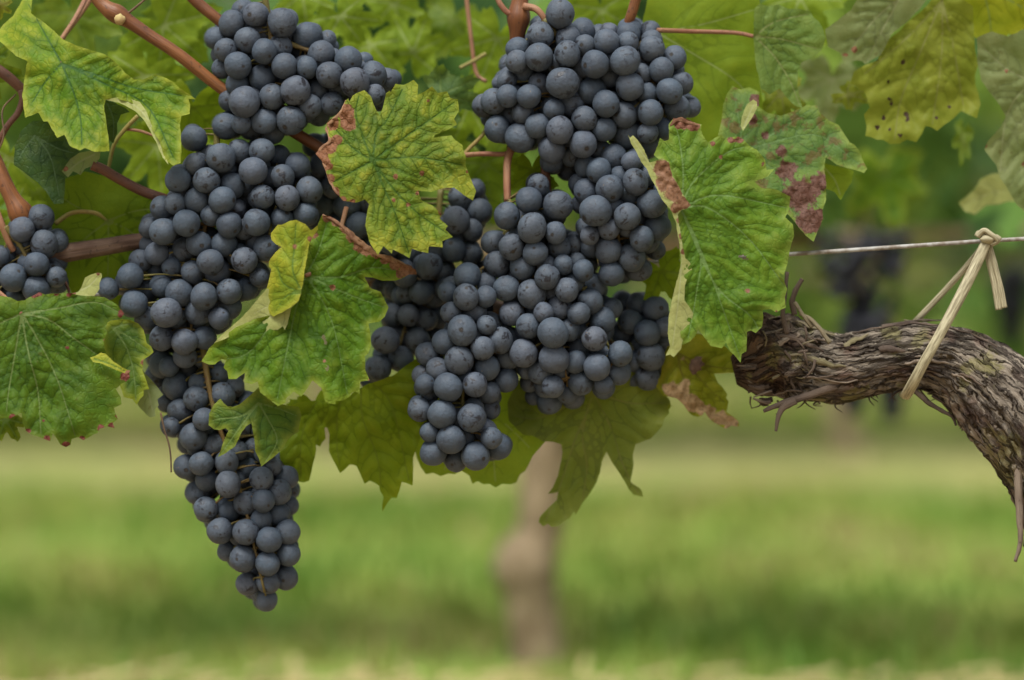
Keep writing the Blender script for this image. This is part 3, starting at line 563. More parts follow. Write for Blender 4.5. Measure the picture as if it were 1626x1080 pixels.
hero('greyish spotted leaf underside on the right frame edge', [(1551,60),(1575,50),(1600,58),(1640,40),(1690,60),(1690,330),(1640,350),(1612,322),(1600,300),(1588,282),(1582,262),(1572,250),(1563,238),(1568,225),(1580,212),(1590,200),(1597,186),(1588,168),(1570,145),(1558,128),(1552,100)], (1640, 130), [[(1610, 160), (1595, 200), (1588, 275)], [(1600, 110), (1560, 75)], [(1640, 230), (1630, 330)]], ML_grey, plane_depth(140, 1620, 190, -.1, .1), step=5, seed=104, quilt=6, browns=[(1598, 113, 4), (1566, 232, 4), (1580, 220, 3), (1625, 260, 5)])
hero('yellow leaf filling the top right corner', [(1490,-20),(1500,-4),(1520,10),(1535,30),(1548,60),(1570,66),(1592,64),(1602,54),(1612,58),(1640,45),(1690,20),(1690,-30)], (1560, -20), [[(1570, 20), (1575, 62)], [(1620, 10), (1650, 40)]], mat_leaf('leaf_yellow_corner', (.20, .23, .008), (.27, .27, .010), yel=.4, trans=.5, bump=.2), plane_depth(190, 1590, 20), step=6, seed=105, quilt=2)
hero('cream coloured curled leaf far behind the right frame edge', [(1522,322),(1535,312),(1548,300),(1556,285),(1575,276),(1600,275),(1630,285),(1650,310),(1625,322),(1600,320),(1585,325),(1566,326),(1548,341),(1532,336)], (1640, 300), [[(1580, 305), (1530, 325)]], ML_pale, plane_depth(330, 1580, 305), step=6, seed=106, quilt=2, browns=[(1556, 262, 8)])
hero('very large bright leaf behind the upper right bunch', [(1030,-12),(1120,-14),(1205,-12),(1212,40),(1200,80),(1206,130),(1212,175),(1190,205),(1160,222),(1120,240),(1090,225),(1070,180),(1040,100),(1020,40)], (1040, 50), [[(1100, 85), (1170, 130), (1205, 180)], [(1110, 40), (1200, 15)], [(1070, 120), (1110, 230)]], ML_bright, plane_depth(150, 1120, 100, 0, .1), step=6, seed=107, quilt=2)
# ---- left back leaves
hero('broad shaded leaf behind the woody cane, between far left bunch and long left bunch', [(70,300),(100,285),(135,272),(170,280),(215,290),(262,318),(270,380),(262,440),(235,480),(190,492),(150,485),(115,470),(98,430),(85,380),(78,340)], (172, 350), [[(172, 400), (170, 480)], [(215, 375), (255, 440)], [(130, 385), (105, 430)], [(125, 330), (85, 305)], [(215, 335), (262, 330)]], mat_leaf('leaf_broad_shaded', (.055, .105, .008), (.095, .155, .010), yel=.3, yellow=(.17, .2, .012), vein=(.15, .19, .05), veinamt=.6, trans=.45, bump=.3), plane_depth(120, 172, 370, 0, .15), step=4.8, seed=111, quilt=2, st=[(150, 338, 110), (115, 338, 105), (88, 355, 95)], stm=M_petg)
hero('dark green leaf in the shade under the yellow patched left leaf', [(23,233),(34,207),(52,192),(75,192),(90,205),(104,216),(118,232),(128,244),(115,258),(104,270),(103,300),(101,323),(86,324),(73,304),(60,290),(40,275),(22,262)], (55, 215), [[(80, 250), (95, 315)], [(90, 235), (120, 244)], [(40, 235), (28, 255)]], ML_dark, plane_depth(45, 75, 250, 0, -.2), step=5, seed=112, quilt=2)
hero('small grey leaf piece beside the dark cane end', [(98,272),(112,252),(125,243),(140,240),(160,238),(158,252),(150,262),(135,268),(128,278),(116,272),(108,282)], (150, 245), [[(125, 258), (105, 275)]], ML_grey, plane_depth(35, 130, 258), step=5, seed=113, quilt=1, browns=[(104, 268, 5)])
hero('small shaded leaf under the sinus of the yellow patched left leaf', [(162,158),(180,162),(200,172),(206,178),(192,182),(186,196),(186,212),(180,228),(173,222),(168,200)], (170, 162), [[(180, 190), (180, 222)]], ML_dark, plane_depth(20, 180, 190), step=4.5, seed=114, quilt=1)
# generic blurred leaves behind (label, x, y, size, rot, depth px, mat, squash, tilt)
ML_soft = mat_leaf('leaf_soft_green', (.075, .135, .016), (.12, .19, .024), yel=.3, vein=(.18, .24, .06), veinamt=.6, trans=.48, bump=.2, netk=.5)
GEN = [
 ('blurred bright leaf above the top left cane node', 260, 40, 105, 130, 260, ML_bright, (1, .9), (0, .3)),
 ('blurred yellow-green leaf beneath the reddish top left cane', 230, 120, 100, 200, 230, ML_bright, (1, .8), (0, .2)),
 ('blurred green leaf between the top left cane and the upper left bunch', 305, 170, 95, 190, 180, ML_trans, (1, .9), (0, .2)),
 ('bright toothed leaf high up behind the second top left cane', 300, 20, 80, 220, 300, ML_soft, (1, 1), (0, .2)),
 ('yellowish leaf corner at the very top left', -2, 10, 24, 120, 60, ML_gold, (1, 1), (0, 0)),
 ('dim leaf at the left edge above the dark red cane', -25, 110, 60, 100, 90, ML_mid, (1, 1), (0, .2)),
 ('bright leaf behind the left edge, beneath the dark red cane', 15, 250, 75, 190, 210, ML_bright, (1, 1), (0, .2)),
 ('soft green leaf behind the lone dark berry', 250, 230, 90, 170, 260, ML_bright, (.9, 1), (0, .2)),
 ('bright leaf low behind the left cane and dark leaf', 60, 300, 70, 160, 250, ML_soft, (1, .8), (0, .2)),
 ('dim leaf tip poking out below the broad left frame-edge leaf', 8, 665, 40, 150, 40, ML_mid, (1, 1), (0, 0)),
 ('blurred leaf peeping above the upper left bunch shoulder', 540, 25, 70, 150, 240, ML_bright, (1, .8), (0, .1)),
 ('round-lobed light green leaf, out of focus, top middle', 655, 85, 72, 20, 330, ML_bright, (.9, 1), (0, .1)),
 ('blue-green dull leaf behind the right side of the central yellow-green leaf', 700, 150, 80, 110, 150, mat_leaf('leaf_bluish', (.05, .105, .03), (.08, .14, .04), yel=.2, trans=.35), (1, .8), (0, .2)),
 ('lime leaf behind the forked orange stalk', 770, 260, 95, 170, 230, ML_soft, (1, 1), (0, .2)),
 ('lime leaf left of the upright top middle cane', 790, 60, 90, 200, 300, ML_bright, (1, 1), (0, .2)),
 ('small shaded leaf behind the gap under the upper middle bunch', 845, 270, 55, 180, 110, ML_trans, (1, 1), (0, .1)),
 ('bright leaf showing between the two canes over the upper right bunch', 955, 15, 90, 170, 280, ML_bright, (1, 1), (0, .2)),
 ('olive leaf lobe behind the right end of the tight hanging bunch', 1050, 430, 60, 150, 100, ML_trans, (1, 1), (0, 0)),
 ('dim olive leaf behind the pale half folded leaf', 1240, 145, 60, 170, 200, ML_olive, (.8, 1), (0, 0)),
 ('narrow folded olive leaf left of the black spots', 1345, 150, 45, 120, 190, ML_olive, (1, .6), (0, 0)),
 ('blurred mid green leaf behind the central burnt leaf', 640, 210, 85, 100, 200, ML_soft, (1, 1), (0, .1)),
 ('yellow-green leaf behind the left of the lowest middle bunch', 640, 620, 70, 150, 160, ML_trans, (1, 1), (0, 0)),
 ('dull back leaf above the hanging pointed leaf', 500, 650, 60, 170, 110, ML_trans, (1, 1), (0, 0)),
 ('green leaf at the left edge behind the first left cane', 20, 340, 70, 130, 180, ML_bright, (1, 1), (0, 0)),
 ('out of focus leaf at the top edge right of the upper left bunch', 480, -10, 70, 170, 320, ML_bright, (1, .8), (0, 0)),
 ('out of focus leaf behind the thin brown tendril', 720, 30, 75, 200, 420, ML_soft, (1, .9), (0, 0)),
 ('light blurred leaf over the side wing of the upper left bunch', 590, 70, 80, 190, 330, ML_bright, (1, .9), (0, 0)),
 ('light blurred leaf at the top edge between the two upper bunches', 625, 5, 70, 165, 380, ML_bright, (1, .8), (0, 0)),
 ('light blurred leaf directly above the central yellow-green leaf', 670, 190, 75, 140, 260, ML_soft, (1, 1), (0, 0)),
 ('light blurred leaf left of the upper middle bunch', 745, 165, 80, 200, 290, ML_bright, (1, 1), (0, 0)),
 ('light blurred leaf between yellow patched leaf and the upper left bunch', 330, 235, 80, 210, 230, ML_bright, (1, 1), (0, 0)),
 ('light blurred leaf above the yellow patched leaf', 115, 20, 85, 160, 300, ML_soft, (1, 1), (0, 0)),
 ('light blurred leaf behind the notch between red spotted and pale folded leaf', 1180, 190, 85, 170, 300, ML_bright, (1, 1), (0, 0)),
 ('light blurred leaf above the pale half folded leaf', 1270, -5, 80, 150, 280, ML_bright, (1, 1), (0, 0)),
 ('soft bluish leaf in the gap left of the black spotted olive leaf', 1320, 125, 75, 190, 480, ML_grey, (1, 1), (0, 0)),
 ('narrow yellow-green leaf hanging below the black spotted olive leaf', 1530, 215, 50, 195, 420, ML_soft, (.4, 1), (0, 0)),
 ('far dull leaf between the olive leaf and the wire', 1405, 275, 90, 170, 1100, ML_mid, (1, 1), (0, 0)),
]
for i, g in enumerate(GEN):
    generic_leaf(g[0], g[1], g[2], g[3], g[4], g[5], g[6], sq=g[7], tilt=g[8], seed=200 + i, wob=9, kr=.0008)

# ------------------------------------------------------------------ grape bunches
def berries(s): 
    out = []
    for t in s.split():
        a = [float(q) for q in t.split(',')]; out.append((a[0], a[1], (19.5 + (a[2] - 19.5) * .7) * 1.045, int(a[3]) if len(a) > 3 else 0))
    return out

BUNCH = {
'A': dict(d=12, stem=[(420, -8, 40), (430, 60, 45), (425, 150, 45), (420, 205, 40)], wing=[(430, 60, 45), (520, 90, 45), (610, 125, 40)],
  label='dark grape bunch with side wing, hanging before the top left cane',
  b='385,18,17,1 406,23,20 369,38,22 344,61,17,1 393,64,21 359,80,18 420,82,20 378,104,22 349,87,12,1 353,109,14,1 417,124,22 377,134,17,1 388,162,25 359,201,21 398,202,19 420,193,21.5 448,36,24.5 404,52,14,2 445,75,18 488,58,24 520,63,12,1 475,80,12,1 510,87,23 452,105,20 483,106,17 523,119,21.5 553,95,21 563,131,24 592,120,22 579,96,10,2 614,126,16,1 624,125,11,2 469,144,24 504,145,16,1 528,165,18 432,154,20 489,180,13,1 505,181,19,2 462,191,24 402,160,15,2 602,161,15,2 434,212,16,2'),
'B': dict(d=0, stem=[(345, 205, 45), (340, 290, 40), (322, 380, 30), (310, 470, 35), (300, 545, 35)], wing=[(340, 290, 45), (420, 290, 45), (490, 310, 45)],
  label='widest left bunch of dark grapes, above the tapering tail and left of the folded leaf',
  b='308,220,20,1 351,251,24 380,240,18 315,259,16,1 407,237,14,2 402,272,23 416,240,20 443,248,16,2 473,263,20,1 449,281,18 283,286,21 328,287,21 369,295,20 298,306,16 312,319,19.5 353,318,21 281,317,15,1 259,331,19.5,1 417,313,18.5 391,315,16,2 377,332,13,1 296,354,22 237,362,15,1 259,368,22 364,357,20 407,353,22 316,387,20 356,388,19.5 293,397,20 249,403,18,1 384,376,14,2 422,394,19 223,414,17,1 277,410,15,1 334,416,20.5 388,414,21.5 345,431,22,1 207,438,20.5 249,428,14,2 306,433,17,1 257,454,18 277,445,16,1 171,458,16,2 213,482,22 285,466,23 324,471,23 364,463,20 392,459,17,1 232,505,18 264,497,24.5 315,495,21,1 363,488,20,1 257,537,20 293,543,22 325,537,18.5 345,513,18,2 290,519,18,2 456,315,20 491,302,21 478,284,14,2 448,347,17 486,340,19.5 440,370,16,2 470,372,16,2 232,462,16,2 412,440,18,2'),
'C': dict(d=15, stem=[(8, 360, 35), (35, 395, 40), (55, 440, 40)], label='small bunch of dark grapes cut by the left frame edge',
  b='35,365,20 65,346,21 70,388,22 91,384,16,1 -2,407,16 21,441,23 58,420,20 83,431,15,1 58,459,23 92,449,16,1 28,472,16,1 47,402,12,2 -12,440,18,1 -20,470,20'),
'B2': dict(d=18, stem=[(320, 540, 50), (340, 650, 40), (385, 790, 35), (420, 940, 30)], label='long tapering tail bunch of dark grapes pointing down at the lower left',
  b='294,566,18 321,568,14,1 257,579,21,2 296,584,19,2 337,587,18,2 280,613,23,2 311,633,20,1 353,628,21,1 329,602,16,2 371,594,16,2 286,653,20,1 272,675,16,2 324,666,17 307,694,22 293,683,14,1 341,706,17.5 360,734,18 377,716,16 296,741,19,1 320,736,18.5 329,762,18,1 314,782,18.5,1 362,769,21 377,763,12,1 327,808,18.5 362,810,19.5 390,799,19 391,768,14,2 415,761,18 454,759,19.5 431,732,19,2 451,711,15,2 418,795,18 443,782,20 461,781,10,2 442,816,18 459,803,13,1 349,843,21 390,845,20 361,875,15,1 386,887,21 427,857,20 415,830,15,1 457,845,18.5 425,895,18.5 458,880,18 393,927,18.5 426,924,18 454,917,19.5 423,952,17.5,1 403,875,11,2 378,680,18,2 400,715,18,2 415,690,18,2 440,690,17,2 392,640,18,2 250,560,16,2 245,600,16,2 265,640,14,2'),
'D': dict(d=6, stem=[(865, 30, 45), (900, 90, 45), (890, 170, 45), (900, 250, 45)], wing=[(900, 90, 45), (1000, 90, 50), (1060, 170, 45)], label='broad shouldered bunch of dark grapes at the top, right of the upright cane',
  b='889,22,23.5 924,51,20,1 858,56,22 857,42,15,2 822,78,18,1 902,62,21,1 901,86,21 856,91,23 893,132,27 831,113,19 945,102,23 963,67,20 1000,46,18,1 998,55,17 1032,50,16,2 997,68,16 967,51,13,2 993,97,24 1035,78,21 1024,96,16,1 1071,92,18.5,1 1050,111,19 969,123,15,1 1000,137,24 1026,122,11,2 1083,132,17,1 1063,145,21 1028,148,16,1 937,78,12,2 810,124,18 808,104,12,2 856,135,18 940,145,22 840,153,19 875,171,17,1 908,166,20,1 962,165,21 806,153,17 830,179,17 928,189,20.5 889,207,23 854,200,19 991,183,21 959,206,18 1033,179,20 1075,172,21,1 1096,169,15,2 1051,205,17,1 1026,210,12,2 998,215,25 926,229,22 876,237,21 826,219,24 812,184,17,1 798,197,13,1 953,239,16 1028,231,18,1 906,248,15,1 878,259,16,2 901,270,16,2 768,168,17,1 784,161,20 790,205,21 797,133,13,1 870,112,14,2 915,112,14,2'),
'D2': dict(d=-8, stem=[(960, 235, 45), (975, 320, 30), (985, 400, 30)], label='tight squeezed bunch of dark grapes with a blunt end, left of the rolled leaf edge', squash=1,
  b='975,249,20 930,265,17,1 950,270,20 1011,257,21,1 918,291,13,1 930,304,19,1 968,300,22 1009,289,20.5 1001,308,19 1035,324,22 946,335,25 996,344,22.5 932,361,16,1 967,363,18 1044,361,22,1 1019,379,20 939,392,17,1 966,397,21.5 1003,409,21.5 1015,428,19,1 971,435,21 1041,397,14,2 922,324,13,1 992,373,14,2 1030,280,15,2 1052,300,16,2'),
'E': dict(d=-2, stem=[(806, 317, 45), (845, 400, 40), (870, 500, 30), (900, 600, 30)], wing=[(845, 400, 40), (920, 450, 40), (975, 570, 35)], label='big bunch of dark grapes in the middle, hanging from the orange stalk',
  b='840,318,21 886,326,24 805,343,22 845,362,25 878,368,15,1 853,293,17,2 888,393,18,1 915,385,17,2 812,392,20 850,402,19.5 830,425,20 869,440,20 893,420,16,2 930,420,18,2 844,467,24 910,449,17,1 900,461,19 945,454,17,1 937,479,20 888,489,19.5 919,498,17 971,490,16,1 957,509,20.5 813,498,20 852,488,17,1 839,518,20 878,529,25 904,524,17,1 944,538,20 873,467,12,2 831,561,23 880,570,25 914,575,18 858,591,19 948,583,21 981,591,20 985,562,19.5 917,555,16,1 922,607,20,1 887,597,13,1 867,613,18,1 896,610,14,2 873,637,21,1 910,632,17,2 958,614,18,2 841,607,14,2 836,588,12,1 847,630,10,2 784,385,19,1 804,458,21 880,460,12,2'),
'E2': dict(d=-6, stem=[(760, 430, 45), (745, 520, 30), (735, 620, 25), (735, 700, 25)], label='drooping dark grape bunch left of the big middle bunch, its tip hanging lower',
  b='789,420,20.5,1 742,438,21,1 772,451,16,1 740,472,21.5 712,464,16,1 754,496,18.5 778,515,19 734,525,25 721,498,14,1 706,543,19 771,547,17,1 808,537,17,1 679,563,19.5 729,572,22.5 766,553,19.5 696,587,17.5 671,596,15,1 773,584,20,1 806,568,19 804,604,18,1 712,615,23.5 754,611,19 776,623,18,1 674,616,15,1 683,623,13,1 666,651,18 702,658,24 749,664,22.5 742,641,14,2 777,649,16,1 771,683,18,1 684,685,15,1 716,698,23.5 688,719,20.5 724,732,16,1 755,724,23 791,709,20,1'),
'E3': dict(d=95, stem=[(700, 300, 160), (690, 400, 150), (650, 500, 150), (625, 580, 130)], label='shaded bunch of dark grapes behind the two big leaves, left of the middle',
  b='724,350,22 762,336,19 749,366,17 721,397,18 747,403,19 681,423,22 698,400,16 706,431,18,1 670,464,19,1 703,462,16,2 698,503,17,1 677,508,16,1 649,501,17,1 623,501,18,1 663,540,19,1 612,540,22 602,585,20 636,570,21,1 587,602,15,2 607,457,16,2 649,441,16,2 625,459,16,2 685,441,16,2 732,314,20,1 755,301,15,1 545,322,18,2 574,337,18,2 600,420,18,2 560,345,18,2 530,330,17,2 640,470,17,2 640,535,17,2 690,530,17,2 655,420,17,2 690,370,17,2'),
'G': dict(d=120, stem=[(560, 210, 190), (560, 300, 180), (570, 400, 180)], label='deeply shaded dark grape bunch glimpsed between the central yellow-green leaf and the burnt-rimmed leaf',
  b='500,232,19 532,225,19 512,262,20 545,255,20 575,250,20 500,290,18 530,295,20 560,290,20 590,285,20 520,325,19 550,328,20 580,322,20 612,318,20 505,350,18 540,360,20 570,358,20 600,355,20 630,350,20 560,392,20 592,390,20 622,385,20 650,400,20 612,418,20 640,432,20 585,425,19'),
'F': dict(d=85, stem=[(1015, 478, 140), (1020, 520, 130), (1020, 590, 110)], label='dark shaded grape bunch in the gap beneath the tight bunch and rolled leaf edge',
  b='1013,483,18 1041,490,20 1000,511,19 1028,529,20 1054,511,18,1 1033,566,22 1007,574,15 1028,600,19 1005,600,16 1020,545,18,1 1055,545,17,1 1052,580,15,1 985,530,17,1 990,480,16,1'),
}

def ico(sub):
    import bmesh
    bm = bmesh.new(); bmesh.ops.create_icosphere(bm, subdivisions=sub, radius=1)
    V = np.array([tuple(v.co) for v in bm.verts]); F = [tuple(v.index for v in f.verts) for f in bm.faces]; bm.free()
    return V, F
IV, IF = ico(4); IV3, IF3 = ico(3)
def grape_mesh(i):
    r = random.Random(i * 7 + 1); V = IV.copy()
    o = Vector((i * 3.3, 1.1, i))
    ax = np.array([1 + r.uniform(-.03, .03), 1 + r.uniform(-.03, .03), r.uniform(.96, 1.05)])
    for j in range(len(V)):
        p = Vector(V[j]); V[j] *= 1 + .055 * noise.noise(p * 1.0 + o) + .012 * noise.noise(p * 3 + o)
    scar = np.zeros(len(V)); c = np.degrees(np.arccos(np.clip(IV[:, 2], -1, 1)))
    wid = r.uniform(8, 15)
    jit = np.array([noise.noise(Vector(p) * 6 + o) for p in IV])
    scar = np.clip(1.25 - (c + 3 * jit) / wid, 0, 1)
    V *= (1 - .035 * np.exp(-(c / 9) ** 2))[:, None]; V *= ax
    me = bpy.data.meshes.new('grape'); me.from_pydata(V.tolist(), [], IF)
    me.polygons.foreach_set('use_smooth', [True] * len(me.polygons))
    a = me.attributes.new('scar', 'FLOAT', 'POINT'); a.data.foreach_set('value', scar.astype(np.float32))
    me.materials.append(M_grape); return me
GM = [grape_mesh(i) for i in range(8)]

# depth for every traced berry: front ones first, the rest pushed back until nothing interpenetrates
ALL = []
for key, B in BUNCH.items():
    bs = berries(B['b']); xy = np.array([(b[0], b[1]) for b in bs])
    for i, (x, y, r, k) in enumerate(bs):
        dd = np.hypot(xy[:, 0] - x, xy[:, 1] - y); m = dd < 75
        off = np.linalg.norm(xy[m].mean(0) - (x, y))
        base = B['d'] + off * .85 + (0, 20, 58)[k] - (r - 20) * 2.0
        ALL.append([key, x, y, r, base, k])
ALL.sort(key=lambda q: q[4])
placed = []
for q in ALL:
    d = q[4]
    for it in range(12):
        ch = False
        for p in placed:
            dx = math.hypot(p[1] - q[1], p[2] - q[2]); s = .90 * (p[3] + q[3])
            if dx < s:
                need = math.sqrt(s * s - dx * dx)
                if abs(d - p[4]) < need - .01: d = p[4] + need; ch = True
        if not ch: break
    q[4] = d; placed.append(q)
# inner berries: each is slid back from the front until it rests against the ones already there
rf = random.Random(3)
for key, B in BUNCH.items():
    mine = [p for p in placed if p[0] == key]
    pxy = np.array([(p[1], p[2]) for p in mine]); pr = np.array([p[3] for p in mine])
    dm = np.array([p[4] for p in mine]); added = 0; limit = int(len(mine) * 2.2) + 10
    near_all = np.array([(p[1], p[2], p[4], p[3]) for p in placed])
    for t in range(3000):
        if added >= limit: break
        c = mine[rf.randrange(len(mine))]
        x = c[1] + rf.uniform(-26, 26); y = c[2] + rf.uniform(-26, 26); r = rf.uniform(16, 21)
        un = 0
        for a in range(8):
            qx, qy = x + r * .95 * math.cos(a * math.pi / 4), y + r * .95 * math.sin(a * math.pi / 4)
            if not (np.hypot(pxy[:, 0] - qx, pxy[:, 1] - qy) < pr + 2.5).any(): un += 1
        if un:
            quad = {(int(px_ > x), int(py_ > y)) for px_, py_ in pxy[np.hypot(pxy[:, 0] - x, pxy[:, 1] - y) < 52]}
            if un > (4 if len(quad) == 4 else 0): continue
        near = np.hypot(pxy[:, 0] - x, pxy[:, 1] - y) < 45
        d0 = dm[near].min(); d = d0 + rf.uniform(9, 16)
        dx = np.hypot(near_all[:, 0] - x, near_all[:, 1] - y); sm = .86 * (near_all[:, 3] + r); m = dx < sm
        need = np.sqrt(sm[m] ** 2 - dx[m] ** 2); dd = near_all[m, 2]
        for it in range(30):
            hit = np.abs(d - dd) < need - .01
            if not hit.any(): break
            d = (dd[hit] + need[hit]).max()
        if d > d0 + 130: continue
        placed.append([key, x, y, r, d, 3]); added += 1
        near_all = np.vstack([near_all, (x, y, d, r)])


for key, B in BUNCH.items():
    st = B['stem']; top = P(st[0][0], st[0][1], st[0][2] * PX)
    e = empty('grape_bunch', top, B['label'], 'grape bunch', 'bunches of ripe black grapes on the front vine')
    mine = [p for p in placed if p[0] == key]
    axis = [catmull(st, 40)] + ([catmull(B['wing'], 30)] if 'wing' in B else [])
    axp = np.vstack(axis)
    mb = MB()
    for a in axis:
        path = [P(x, y, d * PX) for x, y, d in a[::3]]
        V, F, U = tube_data(path, [5.5 * PX, 3.5 * PX, 2 * PX], 8, n=30); mb.add(V, F, U)
    for p in mine:
        q = np.array([p[1], p[2], p[4]]); j = np.argmin(np.linalg.norm(axp - (q + (0, -10, 0)), axis=1)); a = axp[j]
        mid = (a + q) / 2 + (0, -4, 0)
        path = [P(*(v[:2]), v[2] * PX) for v in (a, mid, q + (a - q) / (np.linalg.norm(a - q) + 1e-6) * p[3] * .8)]
        V, F, U = tube_data(path, [2.0 * PX, 1.3 * PX, 2.3 * PX], 6, n=7); mb.add(V, F, U)
    mb.build('stalk', M_rachis, e)
    mine.sort(key=lambda p: (p[5] == 3, p[4]))
    rest = MB()
    for p in mine[100:]:
        c = P(p[1], p[2], p[4] * PX); rad = p[3] * PX * (1 + p[4] * PX / D); rest.add([c + Vector(v) * rad for v in IV3], IF3)
    if rest.V:
        ro = rest.build('inner_grapes', M_grape, e); ro['kind'] = 'stuff'
    for p in mine[:100]:
        g = bpy.data.objects.new('grape', GM[rf.randrange(8)]); COL.objects.link(g); g.parent = e
        c = P(p[1], p[2], p[4] * PX); rad = p[3] * PX * (1 + p[4] * PX / D)
        g.location = c - top
        # the blossom scar looks away from the stalk, often towards the viewer
        v = Vector((rf.gauss(0, .8), -.55 + rf.gauss(0, .6), rf.gauss(-.35, .6))).normalized()
        g.rotation_euler = v.to_track_quat('Z', 'Y').to_euler()
        s = .07 if B.get('squash') else .03
        g.scale = (rad * (1 + rf.uniform(-s, s)), rad * (1 + rf.uniform(-s, s)), rad * (1 + rf.uniform(-s, s)))

# ------------------------------------------------------------------ front vine: trunk, cordon, canes
vine = empty('grapevine', P(1700, 1000, .02), 'gnarled old vine with shaggy bark whose branch enters from the right edge', 'grapevine')
b0 = P(1690, 900, 30 * PX)
ctr = [(1165, 590, 95), (1200, 582, 92), (1240, 570, 88), (1280, 575, 84), (1326, 582, 80), (1380, 572, 76), (1434, 564, 72), (1485, 568, 66), (1530, 586, 60), (1575, 622, 52), (1618, 672, 45), (1655, 735, 40), (1680, 810, 36), (1710, 900, 34), (1718, 1080, 34)]
rad = [22, 58, 72, 64, 57, 55, 57, 60, 67, 77, 82, 74, 62, 60, 62]
path = [P(x, y, d * PX) for x, y, d in ctr]
path[-1] = Vector((path[-1].x, path[-1].y, .02)); path.append(Vector((path[-1].x + .005, path[-1].y, -.05))); rad.append(75)
HOLES = [(P(1292, 556, 10), 9 * PX, 0)]
HOLES = [(P(x, y, d * PX), r * PX, a) for x, y, d, r, a in ((1293, 552, 22, 10, .38), (1278, 590, 22, 9, .25), (1236, 612, 30, 12, .22), (1315, 545, 25, 7, -.12), (1222, 548, 28, 16, -.16), (1262, 540, 22, 9, .2), (1505, 560, 12, 12, -.12), (1590, 590, 0, 14, -.14))]
def barkfn(s, th, p):
    p = Vector(p)
    tw = th + s * 6.0
    c, q = math.cos(tw), math.sin(tw)
    a = noise.noise(Vector((c * 2.2, q * 2.2, s * 9)))
    b = noise.noise(Vector((c * 6.5, q * 6.5, s * 14)))
    e_ = noise.noise(Vector((c * 15, q * 15, s * 26)))
    lump = noise.noise(p * 22.0)
    ridge = 1 - abs(b) * 2
    e2 = noise.noise(Vector((c * 24, q * 24, s * 55)))
    k = 1 + .10 * a + .075 * ridge + .075 * (.5 - abs(e_) * 1.6) + .05 * e2 + .18 * lump + .10 * noise.noise(p * 9)
    for hp, hr, ha in HOLES: k -= ha * math.exp(-((p - hp).length / hr) ** 2)
    if s < .045: k += .34 * noise.noise(p * 60) + .26 * noise.noise(p * 150)
    return k
V, F, U = tube_data(path, [r * PX * .9 for r in rad], 110, n=420, fn=barkfn)
Vn = np.array([tuple(v) for v in V]); smx = np.array([u[1] for u in U])
tone = np.clip((.045 - smx) / .03, 0, 1)
mesh_obj('trunk', V, F, M_bark, vine, attrs={'tone': tone}, uv=U)
# shaggy bark: peeled strips following the wood, ends lifted
TC = catmull([tuple(p) for p in path], 420); TR = catmull([(r * PX * .9, 0, 0) for r in rad], 420)[:, 0]
TT = np.gradient(TC, axis=0); TT /= np.linalg.norm(TT, axis=1)[:, None]
view = np.array([0, -1, 0.05])
M_strip = [mat_cane('bark_strip_grey', (.13, .095, .07), (.22, .175, .13), (.03, .02, .012), .85), mat_cane('bark_strip_brown', (.050, .034, .024), (.105, .075, .053), (.02, .012, .008), .85), mat_cane('bark_strip_lichen', (.12, .105, .05), (.17, .14, .085), (.04, .03, .015), .9)]
rs = random.Random(19)
def strip(i0, n, th, wpx, lift, droop, mat, curl=0.0, both=False):
    V = []; F = []; U = []
    for j in range(n):
        i = max(0, min(419, i0 + j)); f = j / (n - 1)
        t = TT[i]; a = np.cross(t, view); a /= np.linalg.norm(a); b = np.cross(a, t)
        b = b if b @ view > 0 else -b
        ang = th + .25 * f * curl + .05 * noise.noise(Vector((f * 5, i0, th)))
        dv = a * math.sin(ang) + b * math.cos(ang); tn = a * math.cos(ang) - b * math.sin(ang)
        e_ = max(0, f - .45) / .55; e2 = max(0, .25 - f) / .25 if both else 0
        off = TR[i] * (1.06 + .05 * noise.noise(Vector((f * 4, i0 * .3, th)))) + lift * (e_ ** 1.6 + .5 * e2 ** 2) * PX
        c = TC[i] + dv * off + np.array([0, 0, -droop * PX * e_ ** 2])
        ww = wpx * PX * (1 - .75 * f ** 3) * (1 + .35 * noise.noise(Vector((f * 7, th, i0)))) * (.5 + .5 * min(1, f * 5))
        for q, k in ((-1, 0), (0, .7), (1, 0)):
            V.append(c + tn * ww * q + dv * k * PX * 1.5)
        for q in (1, -1):
            V.append(c + tn * ww * q * .95 - dv * PX * 1.2)
        U += [(q * .08, f * .05 + i0) for q in range(5)]
    for j in range(n - 1):
        for q in range(5):
            F.append((j * 5 + q, j * 5 + (q + 1) % 5, (j + 1) * 5 + (q + 1) % 5, (j + 1) * 5 + q))
    F.append((0, 1, 2, 3, 4)); F.append(tuple((n - 1) * 5 + q for q in (4, 3, 2, 1, 0)))
    mesh_obj('bark_strip', V, F, mat, vine, uv=U)
for k in range(44):
    i0 = rs.randint(14, 340); th = rs.uniform(-1.75, 1.75)
    m = M_strip[1] if abs(th) > 1.2 and rs.random() < .6 else M_strip[rs.choice([0, 0, 1, 2])]
    strip(i0, rs.randint(16, 48), th, rs.choice([1.5, 3, 5, 7]) * rs.uniform(.8, 1.2), rs.uniform(1, 6), rs.uniform(0, 3), m, rs.uniform(-1, 1), rs.random() < .4)
def shred(pts, w0, w1, mat=M_strip[1], name='bark_strip'):
    path = [P(x, y, d * PX) for x, y, d in pts]
    V, F, U = tube_data(path, np.linspace(w0 * PX, w1 * PX, len(pts)), 7, n=len(pts) * 6, fn=lambda s, t, p: (.55 + .45 * abs(math.cos(t))) * (1 + .25 * noise.noise(p * 260)))
    mesh_obj(name, V, F, mat, vine, uv=U)
shred([(1330, 612, 40), (1285, 628, 30), (1250, 638, 25), (1228, 646, 25), (1212, 653, 26)], 8, 3)
shred([(1262, 636, 25), (1245, 646, 22), (1236, 662, 22), (1232, 685, 24)], 8, 2.5)
